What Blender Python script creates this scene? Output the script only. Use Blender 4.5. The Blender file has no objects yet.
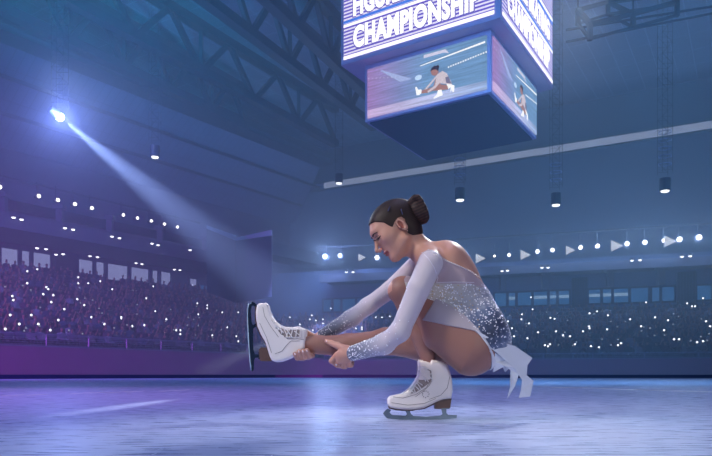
import bpy, bmesh, math, random
import numpy as np
from mathutils import Vector, Matrix
from mathutils.geometry import tessellate_polygon
random.seed(7); rng = np.random.default_rng(7)
scn = bpy.context.scene
COL = scn.collection

# ---------------------------------------------------------------- camera, world, lights, exposure
F_PX = 650.0; CX = 356.0; HY = 375.0; CH = 0.193; D = 2.788; S = D / F_PX
cam_d = bpy.data.cameras.new('camera'); cam = bpy.data.objects.new('camera', cam_d); COL.objects.link(cam)
cam.location = (0, 0, CH); cam.rotation_euler = (math.pi/2, 0, 0)
cam_d.sensor_width = 36.0; cam_d.lens = F_PX/712*36.0
cam_d.shift_y = (HY-228)/712; cam_d.clip_end = 300; cam_d.clip_start = 0.05
scn.camera = cam
scn.view_settings.view_transform = 'Standard'; scn.view_settings.look = 'None'
scn.view_settings.exposure = 0.0; scn.view_settings.gamma = 1.0
scn.view_settings.use_curve_mapping = False
scn.cycles.use_denoising = True
scn.cycles.volume_bounces = 0
scn.cycles.max_bounces = 6
scn.cycles.sample_clamp_indirect = 4.0

world = bpy.data.worlds.new('world'); scn.world = world; world.use_nodes = True
bgn = world.node_tree.nodes['Background']
bgn.inputs[0].default_value = (0.085, 0.16, 0.48, 1); bgn.inputs[1].default_value = 0.42

def P(px, py, Y):
    return Vector(((px-CX)/F_PX*Y, Y, CH+(HY-py)/F_PX*Y))

def look(o, target):
    o.rotation_euler = (Vector(target)-o.location).to_track_quat('-Z', 'Y').to_euler()
def spot(name, loc, target, color, watts, deg, blend=0.4, radius=0.3):
    l = bpy.data.lights.new(name, 'SPOT'); l.energy = watts; l.color = color
    l.spot_size = math.radians(deg); l.spot_blend = blend; l.shadow_soft_size = radius
    o = bpy.data.objects.new(name, l); COL.objects.link(o); o.location = loc; look(o, target); return o
def point(name, loc, color, watts, radius=0.15):
    l = bpy.data.lights.new(name, 'POINT'); l.energy = watts; l.color = color; l.shadow_soft_size = radius
    o = bpy.data.objects.new(name, l); COL.objects.link(o); o.location = loc; return o

# unseen spots added to light the skater: soft key from the front left, rim light from behind, fill from the right
spot('added_key_spot', (-4.6, 0.2, 5.0), (0.3, 2.8, 0.5), (1.0, 0.94, 0.90), 1250, 22, 0.6, 0.5)
spot('added_rim_spot', (3.2, 9.0, 5.5), (0.35, 2.8, 0.55), (0.9, 0.93, 1.0), 1700, 18, 0.6, 0.3)
spot('added_rim_left_spot', (-4.5, 9.5, 4.5), (0.2, 2.8, 0.5), (0.7, 0.82, 1.0), 900, 18, 0.6, 0.3)
spot('added_fill_spot', (2.2, -3.6, 1.6), (0.3, 2.8, 0.45), (1.0, 0.93, 0.84), 400, 26, 0.6, 0.8)
# unseen colour washes added to tint the haze, roof, stands and ice
spot('added_violet_wash', (-24, 7, 8.0), (-16, 33, 2.5), (0.54, 0.10, 0.85), 46000, 60, 0.9, 0.8)
spot('added_violet_ice_wash', (-9, 3.0, 7.0), (-4.2, 5.6, 0), (0.64, 0.24, 1.0), 3200, 62, 1.0, 0.6)
spot('added_teal_roof_wash', (-15, 6, 12.0), (-11.5, 32, 22), (0.0, 0.44, 0.72), 150000, 46, 1.0, 0.8)
spot('added_blue_stand_wash', (5, -8, 13.0), (1, 50, 6), (0.05, 0.26, 0.74), 24000, 62, 0.9, 1.0)
spot('added_ice_wash', (2, 4.0, 12.0), (0.5, 6.5, 0), (0.60, 0.60, 1.0), 1450, 80, 0.8, 1.0)
spot('added_far_ice_wash', (6, 6.0, 12.0), (6, 24, 0), (0.16, 0.50, 1.0), 14000, 70, 1.0, 1.0)
spot('added_cyan_ice_wash', (-3.0, -2.0, 6.0), (-1.3, 2.2, 0), (0.25, 0.75, 1.0), 260, 36, 1.0, 0.5)

# ---------------------------------------------------------------- helpers
def srgb(r, g, b):
    f = lambda c: (c/255/12.92) if c/255 <= 0.04045 else ((c/255+0.055)/1.055)**2.4
    return (f(r), f(g), f(b), 1.0)
def mat(name, col, rough=0.6, metal=0.0, noise=0.0, nscale=20.0, bump=0.0, spec=0.5, sheen=0.0, sss=0.0):
    m = bpy.data.materials.new(name); m.use_nodes = True; nt = m.node_tree; b = nt.nodes['Principled BSDF']
    b.inputs['Base Color'].default_value = col; b.inputs['Roughness'].default_value = rough
    b.inputs['Metallic'].default_value = metal; b.inputs['Specular IOR Level'].default_value = spec
    b.inputs['Sheen Weight'].default_value = sheen
    if sss: b.inputs['Subsurface Weight'].default_value = sss; b.inputs['Subsurface Radius'].default_value = (.01, .004, .002); b.inputs['Subsurface Scale'].default_value = 1.0
    if noise or bump:
        tc = nt.nodes.new('ShaderNodeTexCoord'); n = nt.nodes.new('ShaderNodeTexNoise')
        n.inputs['Scale'].default_value = nscale; n.inputs['Detail'].default_value = 4
        nt.links.new(tc.outputs['Object'], n.inputs['Vector'])
        if noise:
            mx = nt.nodes.new('ShaderNodeMix'); mx.data_type = 'RGBA'
            mx.inputs[6].default_value = tuple(c*(1-noise) for c in col[:3])+(1,)
            mx.inputs[7].default_value = tuple(min(1, c*(1+noise)) for c in col[:3])+(1,)
            nt.links.new(n.outputs['Fac'], mx.inputs[0]); nt.links.new(mx.outputs[2], b.inputs['Base Color'])
        if bump:
            bp = nt.nodes.new('ShaderNodeBump'); bp.inputs['Strength'].default_value = bump; bp.inputs['Distance'].default_value = 0.01
            nt.links.new(n.outputs['Fac'], bp.inputs['Height']); nt.links.new(bp.outputs[0], b.inputs['Normal'])
    return m
def attr_mat(name, rough=0.6, metal=0.0, sheen=0.0, spec=0.4, bump=0.0, bscale=300, sss=0.0):
    m = mat(name, (1, 1, 1, 1), rough, metal, bump=bump, nscale=bscale, spec=spec, sheen=sheen, sss=sss)
    nt = m.node_tree; a = nt.nodes.new('ShaderNodeAttribute'); a.attribute_name = 'tint'
    nt.links.new(a.outputs['Color'], nt.nodes['Principled BSDF'].inputs['Base Color']); return m
def emit(name, col, strength, sample=False):
    m = bpy.data.materials.new(name); m.use_nodes = True; nt = m.node_tree
    nt.nodes.clear(); o = nt.nodes.new('ShaderNodeOutputMaterial'); e = nt.nodes.new('ShaderNodeEmission')
    e.inputs[0].default_value = tuple(col[:3])+(1,); e.inputs[1].default_value = strength
    nt.links.new(e.outputs[0], o.inputs[0])
    if not sample: m.cycles.emission_sampling = 'NONE'
    return m

class MB:
    def __init__(s): s.v = []; s.f = []
    def add(s, vs, fs):
        n = len(s.v); s.v += [tuple(v) for v in vs]; s.f += [tuple(i+n for i in f) for f in fs]
    def box(s, c, ax, ay, az):      # centre and three half-axis vectors
        c = Vector(c); ax, ay, az = Vector(ax), Vector(ay), Vector(az)
        vs = [c+sx*ax+sy*ay+sz*az for sx in (-1, 1) for sy in (-1, 1) for sz in (-1, 1)]
        fs = [(0, 1, 3, 2), (4, 6, 7, 5), (0, 4, 5, 1), (2, 3, 7, 6), (0, 2, 6, 4), (1, 5, 7, 3)]
        s.add(vs, fs)
    def beam(s, a, b, w, h, up=(0, 0, 1)):
        a, b = Vector(a), Vector(b); d = b-a; u = Vector(up)
        side = d.cross(u)
        if side.length < 1e-6: side = d.cross(Vector((1, 0, 0)))
        side.normalize(); u = side.cross(d).normalized()
        s.box((a+b)/2, d/2, side*w/2, u*h/2)
    def tube(s, pts, r, n=8, closed=False):
        pts = [Vector(p) for p in pts]; rs = r if isinstance(r, (list, tuple)) else [r]*len(pts)
        rings = []; ref = None
        for i, p in enumerate(pts):
            a = pts[(i-1) % len(pts)] if (i > 0 or closed) else p
            b = pts[(i+1) % len(pts)] if (i < len(pts)-1 or closed) else p
            d = (b-a).normalized()
            if ref is None: ref = d.orthogonal().normalized()
            ref = (ref-d*ref.dot(d))
            ref = ref.normalized() if ref.length > 1e-6 else d.orthogonal().normalized()
            w = d.cross(ref)
            rings.append([p+(ref*math.cos(2*math.pi*k/n)+w*math.sin(2*math.pi*k/n))*rs[i] for k in range(n)])
        vs = [v for rg in rings for v in rg]; fs = []
        m = len(rings)
        for i in range(m if closed else m-1):
            j = (i+1) % m
            for k in range(n): fs.append((i*n+k, i*n+(k+1) % n, j*n+(k+1) % n, j*n+k))
        if not closed: fs.append(tuple(range(n-1, -1, -1))); fs.append(tuple((m-1)*n+k for k in range(n)))
        s.add(vs, fs)
    def ball(s, c, r, nu=10, nv=7, sx=1, sy=1, sz=1):
        c = Vector(c); vs = [c+Vector((0, 0, r*sz))]
        for i in range(1, nv):
            t = math.pi*i/nv
            for k in range(nu):
                a = 2*math.pi*k/nu; vs.append(c+Vector((r*sx*math.sin(t)*math.cos(a), r*sy*math.sin(t)*math.sin(a), r*sz*math.cos(t))))
        vs.append(c-Vector((0, 0, r*sz))); fs = []
        for k in range(nu): fs.append((0, 1+k, 1+(k+1) % nu))
        for i in range(nv-2):
            for k in range(nu):
                a = 1+i*nu; fs.append((a+k, a+nu+k, a+nu+(k+1) % nu, a+(k+1) % nu))
        a = 1+(nv-2)*nu; last = len(vs)-1
        for k in range(nu): fs.append((a+k, last, a+(k+1) % nu))
        s.add(vs, fs)
    def cyl(s, a, b, r0, r1=None, n=16): s.tube([a, b], [r0, r0 if r1 is None else r1], n)
    def prism(s, pts, n):           # polygon points (3D, planar) extruded by vector n, both ways
        pts = [Vector(p) for p in pts]; n = Vector(n); m = len(pts)
        tris = [list(t) for t in tessellate_polygon([pts])]
        vv = [p-n for p in pts]+[p+n for p in pts]
        fs = [tuple(t) for t in tris]+[tuple(i+m for i in reversed(t)) for t in tris]
        fs += [(i, i+m, (i+1) % m+m, (i+1) % m) for i in range(m)]
        s.add(vv, fs)
    def build(s, name, m=None, parent=None, smooth=False, fix=True, origin=None):
        me = bpy.data.meshes.new(name); og = Vector(origin) if origin is not None else Vector((0, 0, 0))
        me.from_pydata([tuple(Vector(v)-og) for v in s.v], [], s.f); me.update()
        if fix:
            bm = bmesh.new(); bm.from_mesh(me); bmesh.ops.recalc_face_normals(bm, faces=bm.faces[:]); bm.to_mesh(me); bm.free()
        if m: me.materials.append(m)
        if smooth: me.shade_smooth()
        o = bpy.data.objects.new(name, me); COL.objects.link(o); o.location = og
        if parent is not None: link_to(o, parent)
        return o
def link_to(o, parent):              # parts are modelled in world space; the inverse keeps them in place
    o.parent = parent; o.matrix_parent_inverse = Matrix.Translation(-Vector(parent.location))
def tag(o, label=None, cat=None, group=None, kind=None):
    if label: o['label'] = label
    if cat: o['category'] = cat
    if group: o['group'] = group
    if kind: o['kind'] = kind
    return o
def thing(name, label, cat, loc=(0, 0, 0), group=None):
    o = bpy.data.objects.new(name, None); COL.objects.link(o); o.location = loc; o.empty_display_size = 0.2
    return tag(o, label, cat, group)
def structure(o): o['kind'] = 'structure'; return o

# ---------------------------------------------------------------- plan of the hall
C0 = Vector((-4.5, 48.0, 0))
DL = Vector((0.604, 0.7966, 0)); NL = Vector((-0.7966, 0.604, 0))       # left stand: along (away), outward
DR = Vector((0.9536, -0.3015, 0)); NR = Vector((0.3015, 0.9536, 0))     # right stand: along (towards), outward
UP = Vector((0, 0, 1))
def corner(dl, dr):
    # point at offset dl behind the left line and dr behind the right line
    a, b, c, d = NL.x, NL.y, NR.x, NR.y; det = a*d-b*c
    return C0+Vector(((dl*d-b*dr)/det, (a*dr-c*dl)/det, 0))
def onL(px, d):     # point of the left offset line seen at column px
    k = (px-CX)/F_PX; Y = (C0.dot(NL)+d)/(k*NL.x+NL.y); return Vector((k*Y, Y, 0))
def onR(px, d):
    k = (px-CX)/F_PX; Y = (C0.dot(NR)+d)/(k*NR.x+NR.y); return Vector((k*Y, Y, 0))
def hz(py, Y): return CH+(HY-py)/F_PX*Y
def Z(v, z): return Vector((v.x, v.y, z))

# ---- ice
def ice_material():
    m = bpy.data.materials.new('ice'); m.use_nodes = True; nt = m.node_tree; b = nt.nodes['Principled BSDF']; L = nt.links.new
    tc = nt.nodes.new('ShaderNodeTexCoord')
    def noise(scale, sc=(1, 1, 1), det=5, rot=0):
        mp = nt.nodes.new('ShaderNodeMapping'); mp.inputs['Scale'].default_value = sc; mp.inputs['Rotation'].default_value = (0, 0, rot)
        n = nt.nodes.new('ShaderNodeTexNoise'); n.inputs['Scale'].default_value = scale; n.inputs['Detail'].default_value = det
        L(tc.outputs['Object'], mp.inputs[0]); L(mp.outputs[0], n.inputs['Vector']); return n.outputs['Fac']
    def ramp(x, p0, p1):
        r = nt.nodes.new('ShaderNodeMapRange'); r.inputs[1].default_value = p0; r.inputs[2].default_value = p1; L(x, r.inputs[0]); return r.outputs[0]
    def mth(op, a, c):
        n = nt.nodes.new('ShaderNodeMath'); n.operation = op
        for i, q in enumerate((a, c)):
            if isinstance(q, (int, float)): n.inputs[i].default_value = q
            else: L(q, n.inputs[i])
        return n.outputs[0]
    big = noise(0.9, (1, .6, 1)); fine = noise(7, (1, 5, 1), 8)
    s1 = ramp(noise(9, (1, 12, 1), 4, .25), .64, .74); s2 = ramp(noise(8, (1, 16, 1), 4, -.35), .66, .76); s3 = ramp(noise(7, (14, 1, 1), 3, .5), .64, .70)
    scr = mth('MAXIMUM', mth('MAXIMUM', s1, s2), s3)
    mx = nt.nodes.new('ShaderNodeMix'); mx.data_type = 'RGBA'
    mx.inputs[6].default_value = (.27, .34, .56, 1); mx.inputs[7].default_value = (.55, .60, .82, 1)
    L(ramp(mth('ADD', mth('MULTIPLY', big, .45), mth('MULTIPLY', fine, .55)), .38, .62), mx.inputs[0])
    m2 = nt.nodes.new('ShaderNodeMix'); m2.data_type = 'RGBA'; m2.inputs[7].default_value = (.72, .76, .90, 1)
    L(mx.outputs[2], m2.inputs[6]); L(mth('MULTIPLY', scr, .14), m2.inputs[0])
    m3 = nt.nodes.new('ShaderNodeMix'); m3.data_type = 'RGBA'; m3.inputs[7].default_value = (.20, .25, .40, 1)
    pit = ramp(noise(45, (1, .4, 1), 2), .66, .72)
    L(m2.outputs[2], m3.inputs[6]); L(mth('MULTIPLY', pit, .4), m3.inputs[0])
    L(m3.outputs[2], b.inputs['Base Color'])
    L(mth('ADD', mth('MULTIPLY', ramp(fine, .3, .7), .10), mth('ADD', mth('MULTIPLY', scr, .08), .24)), b.inputs['Roughness'])
    bp = nt.nodes.new('ShaderNodeBump'); bp.inputs['Strength'].default_value = .2; bp.inputs['Distance'].default_value = .004
    L(mth('ADD', fine, mth('ADD', mth('MULTIPLY', scr, .25), mth('MULTIPLY', pit, -.6))), bp.inputs['Height']); L(bp.outputs[0], b.inputs['Normal'])
    b.inputs['IOR'].default_value = 1.31; b.inputs['Specular IOR Level'].default_value = .35
    return m
M_ICE = ice_material()
mb = MB()
ring = [Vector((-40, -8, 0)), Vector((40, -8, 0)), onR(900, 0.05), C0+NR*0.05+DR*2.0, C0+NL*0.05-DL*2.0, onL(-300, 0.05)]
mb.add([(p.x, p.y, 0) for p in ring], [tuple(range(6))])
ice = structure(mb.build('floor', M_ICE, fix=False)); ice['label'] = 'scratched blue white ice surface of the rink'

# ---- boards round the ice (rounded at the corner), concrete rink wall
M_BOARD = mat('boards_violet', srgb(128, 62, 122), .5, noise=.12, nscale=1.2)
M_KICK = mat('kick_strip', srgb(40, 44, 84), .5)
M_RAIL = mat('rail_grey', srgb(120, 118, 150), .4, metal=.3)
M_CONC = mat('concrete', srgb(96, 98, 118), .85, noise=.18, nscale=2.5)
M_CONCD = mat('dark_concrete', srgb(58, 62, 84), .85, noise=.2, nscale=1.5)
M_STEEL = mat('dark_steel', srgb(24, 32, 54), .6)
M_GREYW = mat('grey_cladding', srgb(66, 70, 96), .8, noise=.12, nscale=1)
CA = C0-DL*2.2; CB = C0+DR*2.2
def arc(o, n=8):    # boards line with a rounded corner, offset o outward
    p0 = CA+NL*o; p2 = CB+NR*o; p1 = corner(o, o)
    return [p0*(1-t)**2+p1*2*t*(1-t)+p2*t*t for t in [i/n for i in range(n+1)]]
def wallstrip(path, z0, z1, th, nrm):
    m = MB()
    for a, b in zip(path[:-1], path[1:]):
        d = (b-a).normalized(); n = Vector((d.y, -d.x, 0))
        m.box((a+b)/2+UP*(z0+z1)/2, (b-a)/2, n*th/2, UP*(z1-z0)/2)
    return m
LA = onL(-260, 0); RB = onR(880, 0)
HL, HR = 1.62, 1.22
structure(wallstrip([LA, CA], 0, HL, .12, NL).build('wall_left', M_BOARD))
structure(wallstrip([CB, RB], 0, HR, .12, NR).build('wall_right', M_BOARD))
structure(wallstrip(arc(0), 0, (HL+HR)/2, .12, NR).build('wall_corner', M_BOARD))
structure(wallstrip([LA-NL*.08, CA-NL*.08], 0, .22, .05, NL).build('baseboard_left', M_KICK))
structure(wallstrip([CB-NR*.08, RB-NR*.08], 0, .22, .05, NR).build('baseboard_right', M_KICK))
structure(wallstrip([LA+NL*.02, CA+NL*.02], HL, HL+.07, .2, NL).build('trim_1', M_RAIL))
structure(wallstrip([CB+NR*.02, RB+NR*.02], HR, HR+.06, .2, NR).build('trim_2', M_RAIL))
# railings: top rail, posts, wires are parts
def railing(label, a, b, out, z0, z1, step, bars):
    t = thing('railing', label, 'railing', Z((a+b)/2, z0))
    m = MB(); m.beam(Z(a, z1), Z(b, z1), .07, .07); m.build('top_rail', M_RAIL, t)
    m = MB()
    for k in range(bars):
        z = z0+(z1-z0)*(k+.7)/(bars+.4); m.beam(Z(a, z), Z(b, z), .02, .025)
    m.build('crossbar', M_RAIL, t)
    n = int((b-a).length/step)
    m = MB(); m.box((0, 0, (z1-z0)/2), (.03, 0, 0), (0, .03, 0), (0, 0, (z1-z0)/2)); first = m.build('post', M_RAIL)
    for i in range(n+1):
        p = a+(b-a)*(i/n); o = first if i == 0 else first.copy()
        if i: COL.objects.link(o)
        o.location = Z(p, z0); o.parent = t; o.matrix_parent_inverse = Matrix.Translation(-Vector(t.location))
railing('grey metal railing with crossbars on top of the left boards', LA+NL*.3, CA+NL*.3, NL, HL+.05, 2.28, 2.2, 5)
railing('low grey metal railing along the top of the right boards', CB+NR*.3, RB+NR*.3, NR, HR+.05, 1.6, 3.0, 2)

# ---- stands: stepped terraces
NRL, NRR = 15, 11
TRL, TRR = .85, .85
RIL, RIR = .385, .35
def terrace(name, side):
    m = MB()
    if side == 'L':
        for i in range(NRL):
            d0 = .9+i*TRL; z = HL-.05+i*RIL; a = onL(-260, d0); c = corner(d0, d0)
            mid_a = a+NL*(TRL/2); c2 = corner(d0+TRL/2, d0+TRL/2)
            m.box((mid_a+c2)/2+UP*(z/2), (c2-mid_a)/2, NL*TRL/2, UP*z/2)
    else:
        for i in range(NRR):
            d0 = .9+i*TRR; z = HR-.05+i*RIR; a = onR(880, d0)
            mid_a = a+NR*(TRR/2); c2 = corner(d0+TRR/2, d0+TRR/2)
            m.box((mid_a+c2)/2+UP*(z/2), (c2-mid_a)/2, NR*TRR/2, UP*z/2)
    return structure(m.build(name, M_CONCD))
terrace('floor_left_stand', 'L')['label'] = 'dark stepped concrete terraces of the left stand'
terrace('floor_right_stand', 'R')['label'] = 'dark stepped concrete terraces of the right stand'

# ---- back walls and the concourse windows
BL, BR = 15.0, 11.0            # offsets of the wall with the windows behind each stand
P1 = P(313, 187, 68.0); P2 = P(712, 124, 50.9); SD = Vector((P2.x-P1.x, P2.y-P1.y, 0)).normalized()
P1.z = 0; SN = Vector((-SD.y, SD.x, 0))
HS = 20.0
# far wall above the stands, straight, along the strip light
k_ = ((C0+NL*BL)-P1).dot(NL)/SD.dot(NL); PC = P1+SD*k_        # where it meets the left back wall
PE = P1+SD*46
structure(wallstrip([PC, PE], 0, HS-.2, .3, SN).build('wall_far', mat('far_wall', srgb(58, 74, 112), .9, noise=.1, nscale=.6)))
LBa = onL(-260, BL)
structure(wallstrip([LBa, PC], 0, HS, .3, NL).build('wall_left_back', M_GREYW))
structure(wallstrip([onR(880, BR), corner(BL, BR)], 0, 9.6, .3, NR).build('wall_right_back', mat('blue_grey_cladding', srgb(92, 108, 150), .8, noise=.12, nscale=1)))
# gallery slabs and fascias
def slabbox(a, b, n, d0, d1, z0, z1):
    m = MB(); c = (a+b)/2; m.box(Z(c, (z0+z1)/2)+n*(d0+d1)/2, (b-a)/2, n*(d1-d0)/2, UP*(z1-z0)/2); return m
aL = onL(-260, 0); bL = C0+DL*16; aR = C0-DR*1; bR = onR(880, 0)
structure(slabbox(aL, bL, NL, 10.0, 15.0, 9.55, 9.8).build('ceiling_left_gallery', M_GREYW))
structure(slabbox(aL, bL, NL, 9.8, 10.05, 9.5, 10.5).build('trim_3', M_GREYW))
structure(slabbox(aL, bL, NL, 11.5, 15.0, 11.9, 12.1).build('ceiling_left_upper', M_GREYW))
structure(slabbox(aL, bL, NL, 11.3, 11.6, 11.7, 12.9).build('trim_4', M_GREYW))
structure(slabbox(aR, bR, NR, 8.0, 11.0, 8.3, 8.5).build('ceiling_right_gallery', M_GREYW))
structure(slabbox(aR, bR, NR, 7.8, 8.05, 8.1, 8.75).build('trim_5', M_GREYW))
ORD_ = 'first second third fourth fifth'.split()
# columns of the galleries
def column(p, n, z0, z1, w, label, grp):
    t = thing('support_column', label, 'column', Z(p, z0), grp)
    m = MB(); m.box(Z(p, (z0+z1)/2), DL*0+Vector((w/2, 0, 0)), Vector((0, w/2, 0)), UP*(z1-z0)/2); m.build('shaft', M_GREYW, t)
    m = MB(); m.box(Z(p, z1-.15), Vector((w*.8, 0, 0)), Vector((0, w*.8, 0)), UP*.15); m.build('capital', M_GREYW, t)
for k, px in enumerate((3, 60, 110, 160, 205)):
    column(onL(px, 10.4), NL, 9.8, 11.8, .42, 'short grey column between the two ledges of the left gallery, %s from the photo\'s left edge' % ORD_[k], 'columns of the left gallery')
for k, px in enumerate((503, 545, 610, 661)):
    column(onR(px, 8.6), NR, 6.9, 8.3, .45, 'short blue-grey column under the ledge of the right gallery, %s from the skater\'s back' % ORD_[k], 'columns of the right gallery')

M_FRAME = mat('window_frame', srgb(52, 60, 92), .5, metal=.3)
M_LIT = emit('lit_pane', srgb(150, 160, 215), .85)
M_DIM = emit('dim_pane', srgb(52, 104, 170), .55)
M_DIM2 = emit('dimmer_pane', srgb(46, 98, 156), .8)
wn = [0]
def window(side, px0, px1, z0, z1, m_, strip=False):
    wn[0] += 1
    f, n, d = (onL, NL, DL) if side == 'L' else (onR, NR, DR)
    off = (BL if side == 'L' else BR)-.22
    a, b = f(px0, off), f(px1, off); c = (a+b)/2; h = (b-a)/2; hd = h.normalized(); t = .07
    w = MB()
    for s_ in (-1, 1):
        w.box(Z(c, (z0+z1)/2)+h*s_, hd*t, n*.1, UP*((z1-z0)/2+t)); w.box(Z(c, z0 if s_ < 0 else z1), h, n*.1, UP*t)
    fr = w.build('window_%d' % wn[0], M_FRAME, origin=Z(c, z0)); structure(fr)
    g = MB(); g.box(Z(c, (z0+z1)/2)+n*.05, h, n*.02, UP*(z1-z0)/2); g.build('window_pane', m_, fr)
    if strip:
        g = MB(); g.box(Z(c, z0+(z1-z0)*.58), h*.92, n*.03, UP*(z1-z0)*.10); g.build('lamp_strip', emit('window_lamp', srgb(150, 185, 225), .8), fr)
for x0, x1 in ((-30, -3), (0, 18.5), (20.5, 30), (32, 51), (77, 93), (95, 104.5), (106.5, 128), (130, 149), (151.5, 158), (160, 171)):
    window('L', x0, x1, 7.8, 9.2, M_LIT)
window('L', 189, 197, 8.2, 8.95, M_LIT)
for x0, x1 in ((199, 221), (223, 236), (238, 252), (254, 266), (268, 280)):
    window('L', x0, x1, 7.3, 8.5, M_DIM2)
for x0, x1, st in ((323, 332, 0), (333, 341, 0), (342, 356, 0), (357, 366, 0), (367, 380, 0), (494, 507, 0), (508, 516, 1), (517, 532, 0), (533, 548, 1), (549, 557, 1), (558, 570, 1), (588, 601, 1), (602, 612, 1), (613, 629, 1), (630, 649, 0), (651, 660, 0), (661, 675, 0), (696, 712, 0), (714, 740, 0)):
    window('R', x0, x1, 5.85, 7.05, M_DIM if x0 < 400 else M_DIM2, st)
def block(side, px0, px1, z0, z1, label, grid):
    f, n = (onL, NL) if side == 'L' else (onR, NR); off = (BL if side == 'L' else BR)-.5
    a, b = f(px0, off), f(px1, off); c = (a+b)/2; h = (b-a)/2
    t = thing('vent_screen' if grid else 'entrance_block', label, 'vent screen' if grid else 'entrance', Z(c, z0))
    m = MB(); m.box(Z(c, (z0+z1)/2), h, n*.3, UP*(z1-z0)/2); m.build('panel', M_STEEL, t)
    m = MB()
    for k in range(7 if grid else 2):
        q = c+h*(-1+2*k/(6 if grid else 1)); m.box(Z(q, (z0+z1)/2)-n*.33, h.normalized()*.04, n*.04, UP*(z1-z0)/2)
    for k in range(5 if grid else 2):
        z = z0+(z1-z0)*k/(4 if grid else 1); m.box(Z(c, z)-n*.33, h, n*.04, UP*.04)
    m.build('grille' if grid else 'frame', M_FRAME, t)
block('L', 53, 76, 7.2, 9.3, 'dark box-shaped entrance block between the lit windows of the left stand', False)
block('R', 572, 587, 4.8, 7.9, 'dark gridded screen between windows, to the left of the other gridded screen', True)
block('R', 677, 695, 5.2, 8.0, 'dark gridded screen between windows near the right edge of the photo', True)

# ---- strip light (clerestory) and the beam above it
M_STRIP = emit('strip_glow', srgb(165, 180, 215), .72)
t = thing('light_strip', 'long pale straight strip light running under the roof above the right stand', 'strip light', Z(P1, HS-.3))
m = wallstrip([P1+SD*1.5-SN*.25, PE-SN*.25], HS-.62, HS, .1, SN); m.build('diffuser', M_STRIP, t)
m = wallstrip([P1-SN*.32, PE-SN*.32], HS, HS+.18, .3, SN); m.build('upper_channel', M_STEEL, t)
m = wallstrip([P1-SN*.32, PE-SN*.32], HS-.78, HS-.64, .3, SN); m.build('lower_channel', M_STEEL, t)
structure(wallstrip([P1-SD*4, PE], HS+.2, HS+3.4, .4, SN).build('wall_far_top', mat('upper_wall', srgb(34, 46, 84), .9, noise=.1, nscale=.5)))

# ---- raked soffit and girder over the left stand
def quad(name, pts, m, th=.1):
    mb = MB(); a, b, c, d = [Vector(p) for p in pts]; n = (b-a).cross(d-a).normalized()*th/2
    mb.prism([a, b, c, d], n); return structure(mb.build(name, m))
def panel_mat(name, c0, c1, sx, sy, rot=0.0, w=.02):
    m = mat(name, c0, .8); nt = m.node_tree; b = nt.nodes['Principled BSDF']
    tc = nt.nodes.new('ShaderNodeTexCoord'); mp = nt.nodes.new('ShaderNodeMapping'); mp.inputs['Rotation'].default_value = (0, 0, rot)
    br = nt.nodes.new('ShaderNodeTexBrick'); br.offset = 0
    br.inputs['Color1'].default_value = c0; br.inputs['Color2'].default_value = tuple(c*.88 for c in c0[:3])+(1,)
    br.inputs['Mortar'].default_value = c1; br.inputs['Scale'].default_value = 1.0; br.inputs['Mortar Size'].default_value = w
    br.inputs['Brick Width'].default_value = sx; br.inputs['Row Height'].default_value = sy
    nt.links.new(tc.outputs['Object'], mp.inputs[0]); nt.links.new(mp.outputs[0], br.inputs['Vector']); nt.links.new(br.outputs[0], b.inputs['Base Color'])
    return m
angL = -math.atan2(DL.y, DL.x)
M_SOFFIT = panel_mat('soffit_panels', srgb(84, 92, 130), srgb(58, 64, 100), .6, 2.0, angL, .03)
M_CEIL = panel_mat('roof_panels', srgb(120, 134, 165), srgb(160, 174, 200), 2.6, 1.3, angL-.1, .03)
gA = onL(-260, 7.5); gB = C0+DL*12+NL*7.5; sB = PC
quad('ceiling_left_soffit', (Z(gA, 20.6), Z(gB, 20.6), Z(C0+DL*16+NL*14.8, 16.2), Z(onL(-260, 14.8), 16.2)), M_SOFFIT)
for i, (dd, zz) in enumerate(((9.6, 19.15), (12.0, 17.75))):
    a, b = onL(-260, dd), C0+DL*14+NL*dd; zz -= .25
    m = MB(); m.beam(Z(a, zz), Z(b, zz), .16, .22); tag(m.build('soffit_rib', M_STEEL), 'dark steel rib under the sloping soffit of the left stand, %s one' % ('upper' if i == 0 else 'lower'), 'beam')
t = thing('roof_girder', 'deep dark box girder running along the roof above the left stand', 'girder', Z((gA+gB)/2, 20))
m = MB(); m.box(Z((gA+gB)/2, 20.9)-NL*.5, (gB-gA)/2, NL*.5, UP*.28); m.build('top_flange', M_STEEL, t)
m = MB(); m.box(Z((gA+gB)/2, 20.42)-NL*.5, (gB-gA)/2, NL*.42, UP*.2); m.build('web_plate', M_GREYW, t)
m = MB(); m.box(Z((gA+gB)/2, 20.15)-NL*.5, (gB-gA)/2, NL*.8, UP*.08); m.build('bottom_flange', M_STEEL, t)

# ---- roof deck
m = MB(); m.box((5, 48, 24.6), (50, 0, 0), (0, 36, 0), (0, 0, .1)); structure(m.build('ceiling', M_CEIL))

# ---- roof trusses
def truss(a0, a1, hgt, w, bays, label, phase=0):
    t = thing('roof_truss', label, 'roof truss', (a0+a1)/2)
    m = MB(); m.beam(a0, a1, w, w*.9); m.build('bottom_chord', M_STEEL, t)
    m = MB(); m.beam(a0+UP*hgt, a1+UP*hgt, w, w*.9); m.build('top_chord', M_STEEL, t)
    m0 = t
    for i in range(bays):
        p = a0.lerp(a1, i/bays); q = a0.lerp(a1, (i+.5)/bays)+UP*hgt; r = a0.lerp(a1, (i+1)/bays)
        for s_, e_ in ((p, q), (q, r)):
            m = MB(); m.beam(s_, e_, w*.45, w*.55); m.build('web_brace', M_STEEL, t)
        if i % 2 == phase:
            m = MB(); m.beam(p, p+UP*hgt, w*.4, w*.4); m.build('vertical_post', M_STEEL, t)
HB = 20.3
def pxH(px, py, H): Y = (H-CH)*F_PX/(HY-py); return P(px, py, Y)
def ext(a, b, t0, t1): d = b-a; return a+d*t0, a+d*t1
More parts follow.
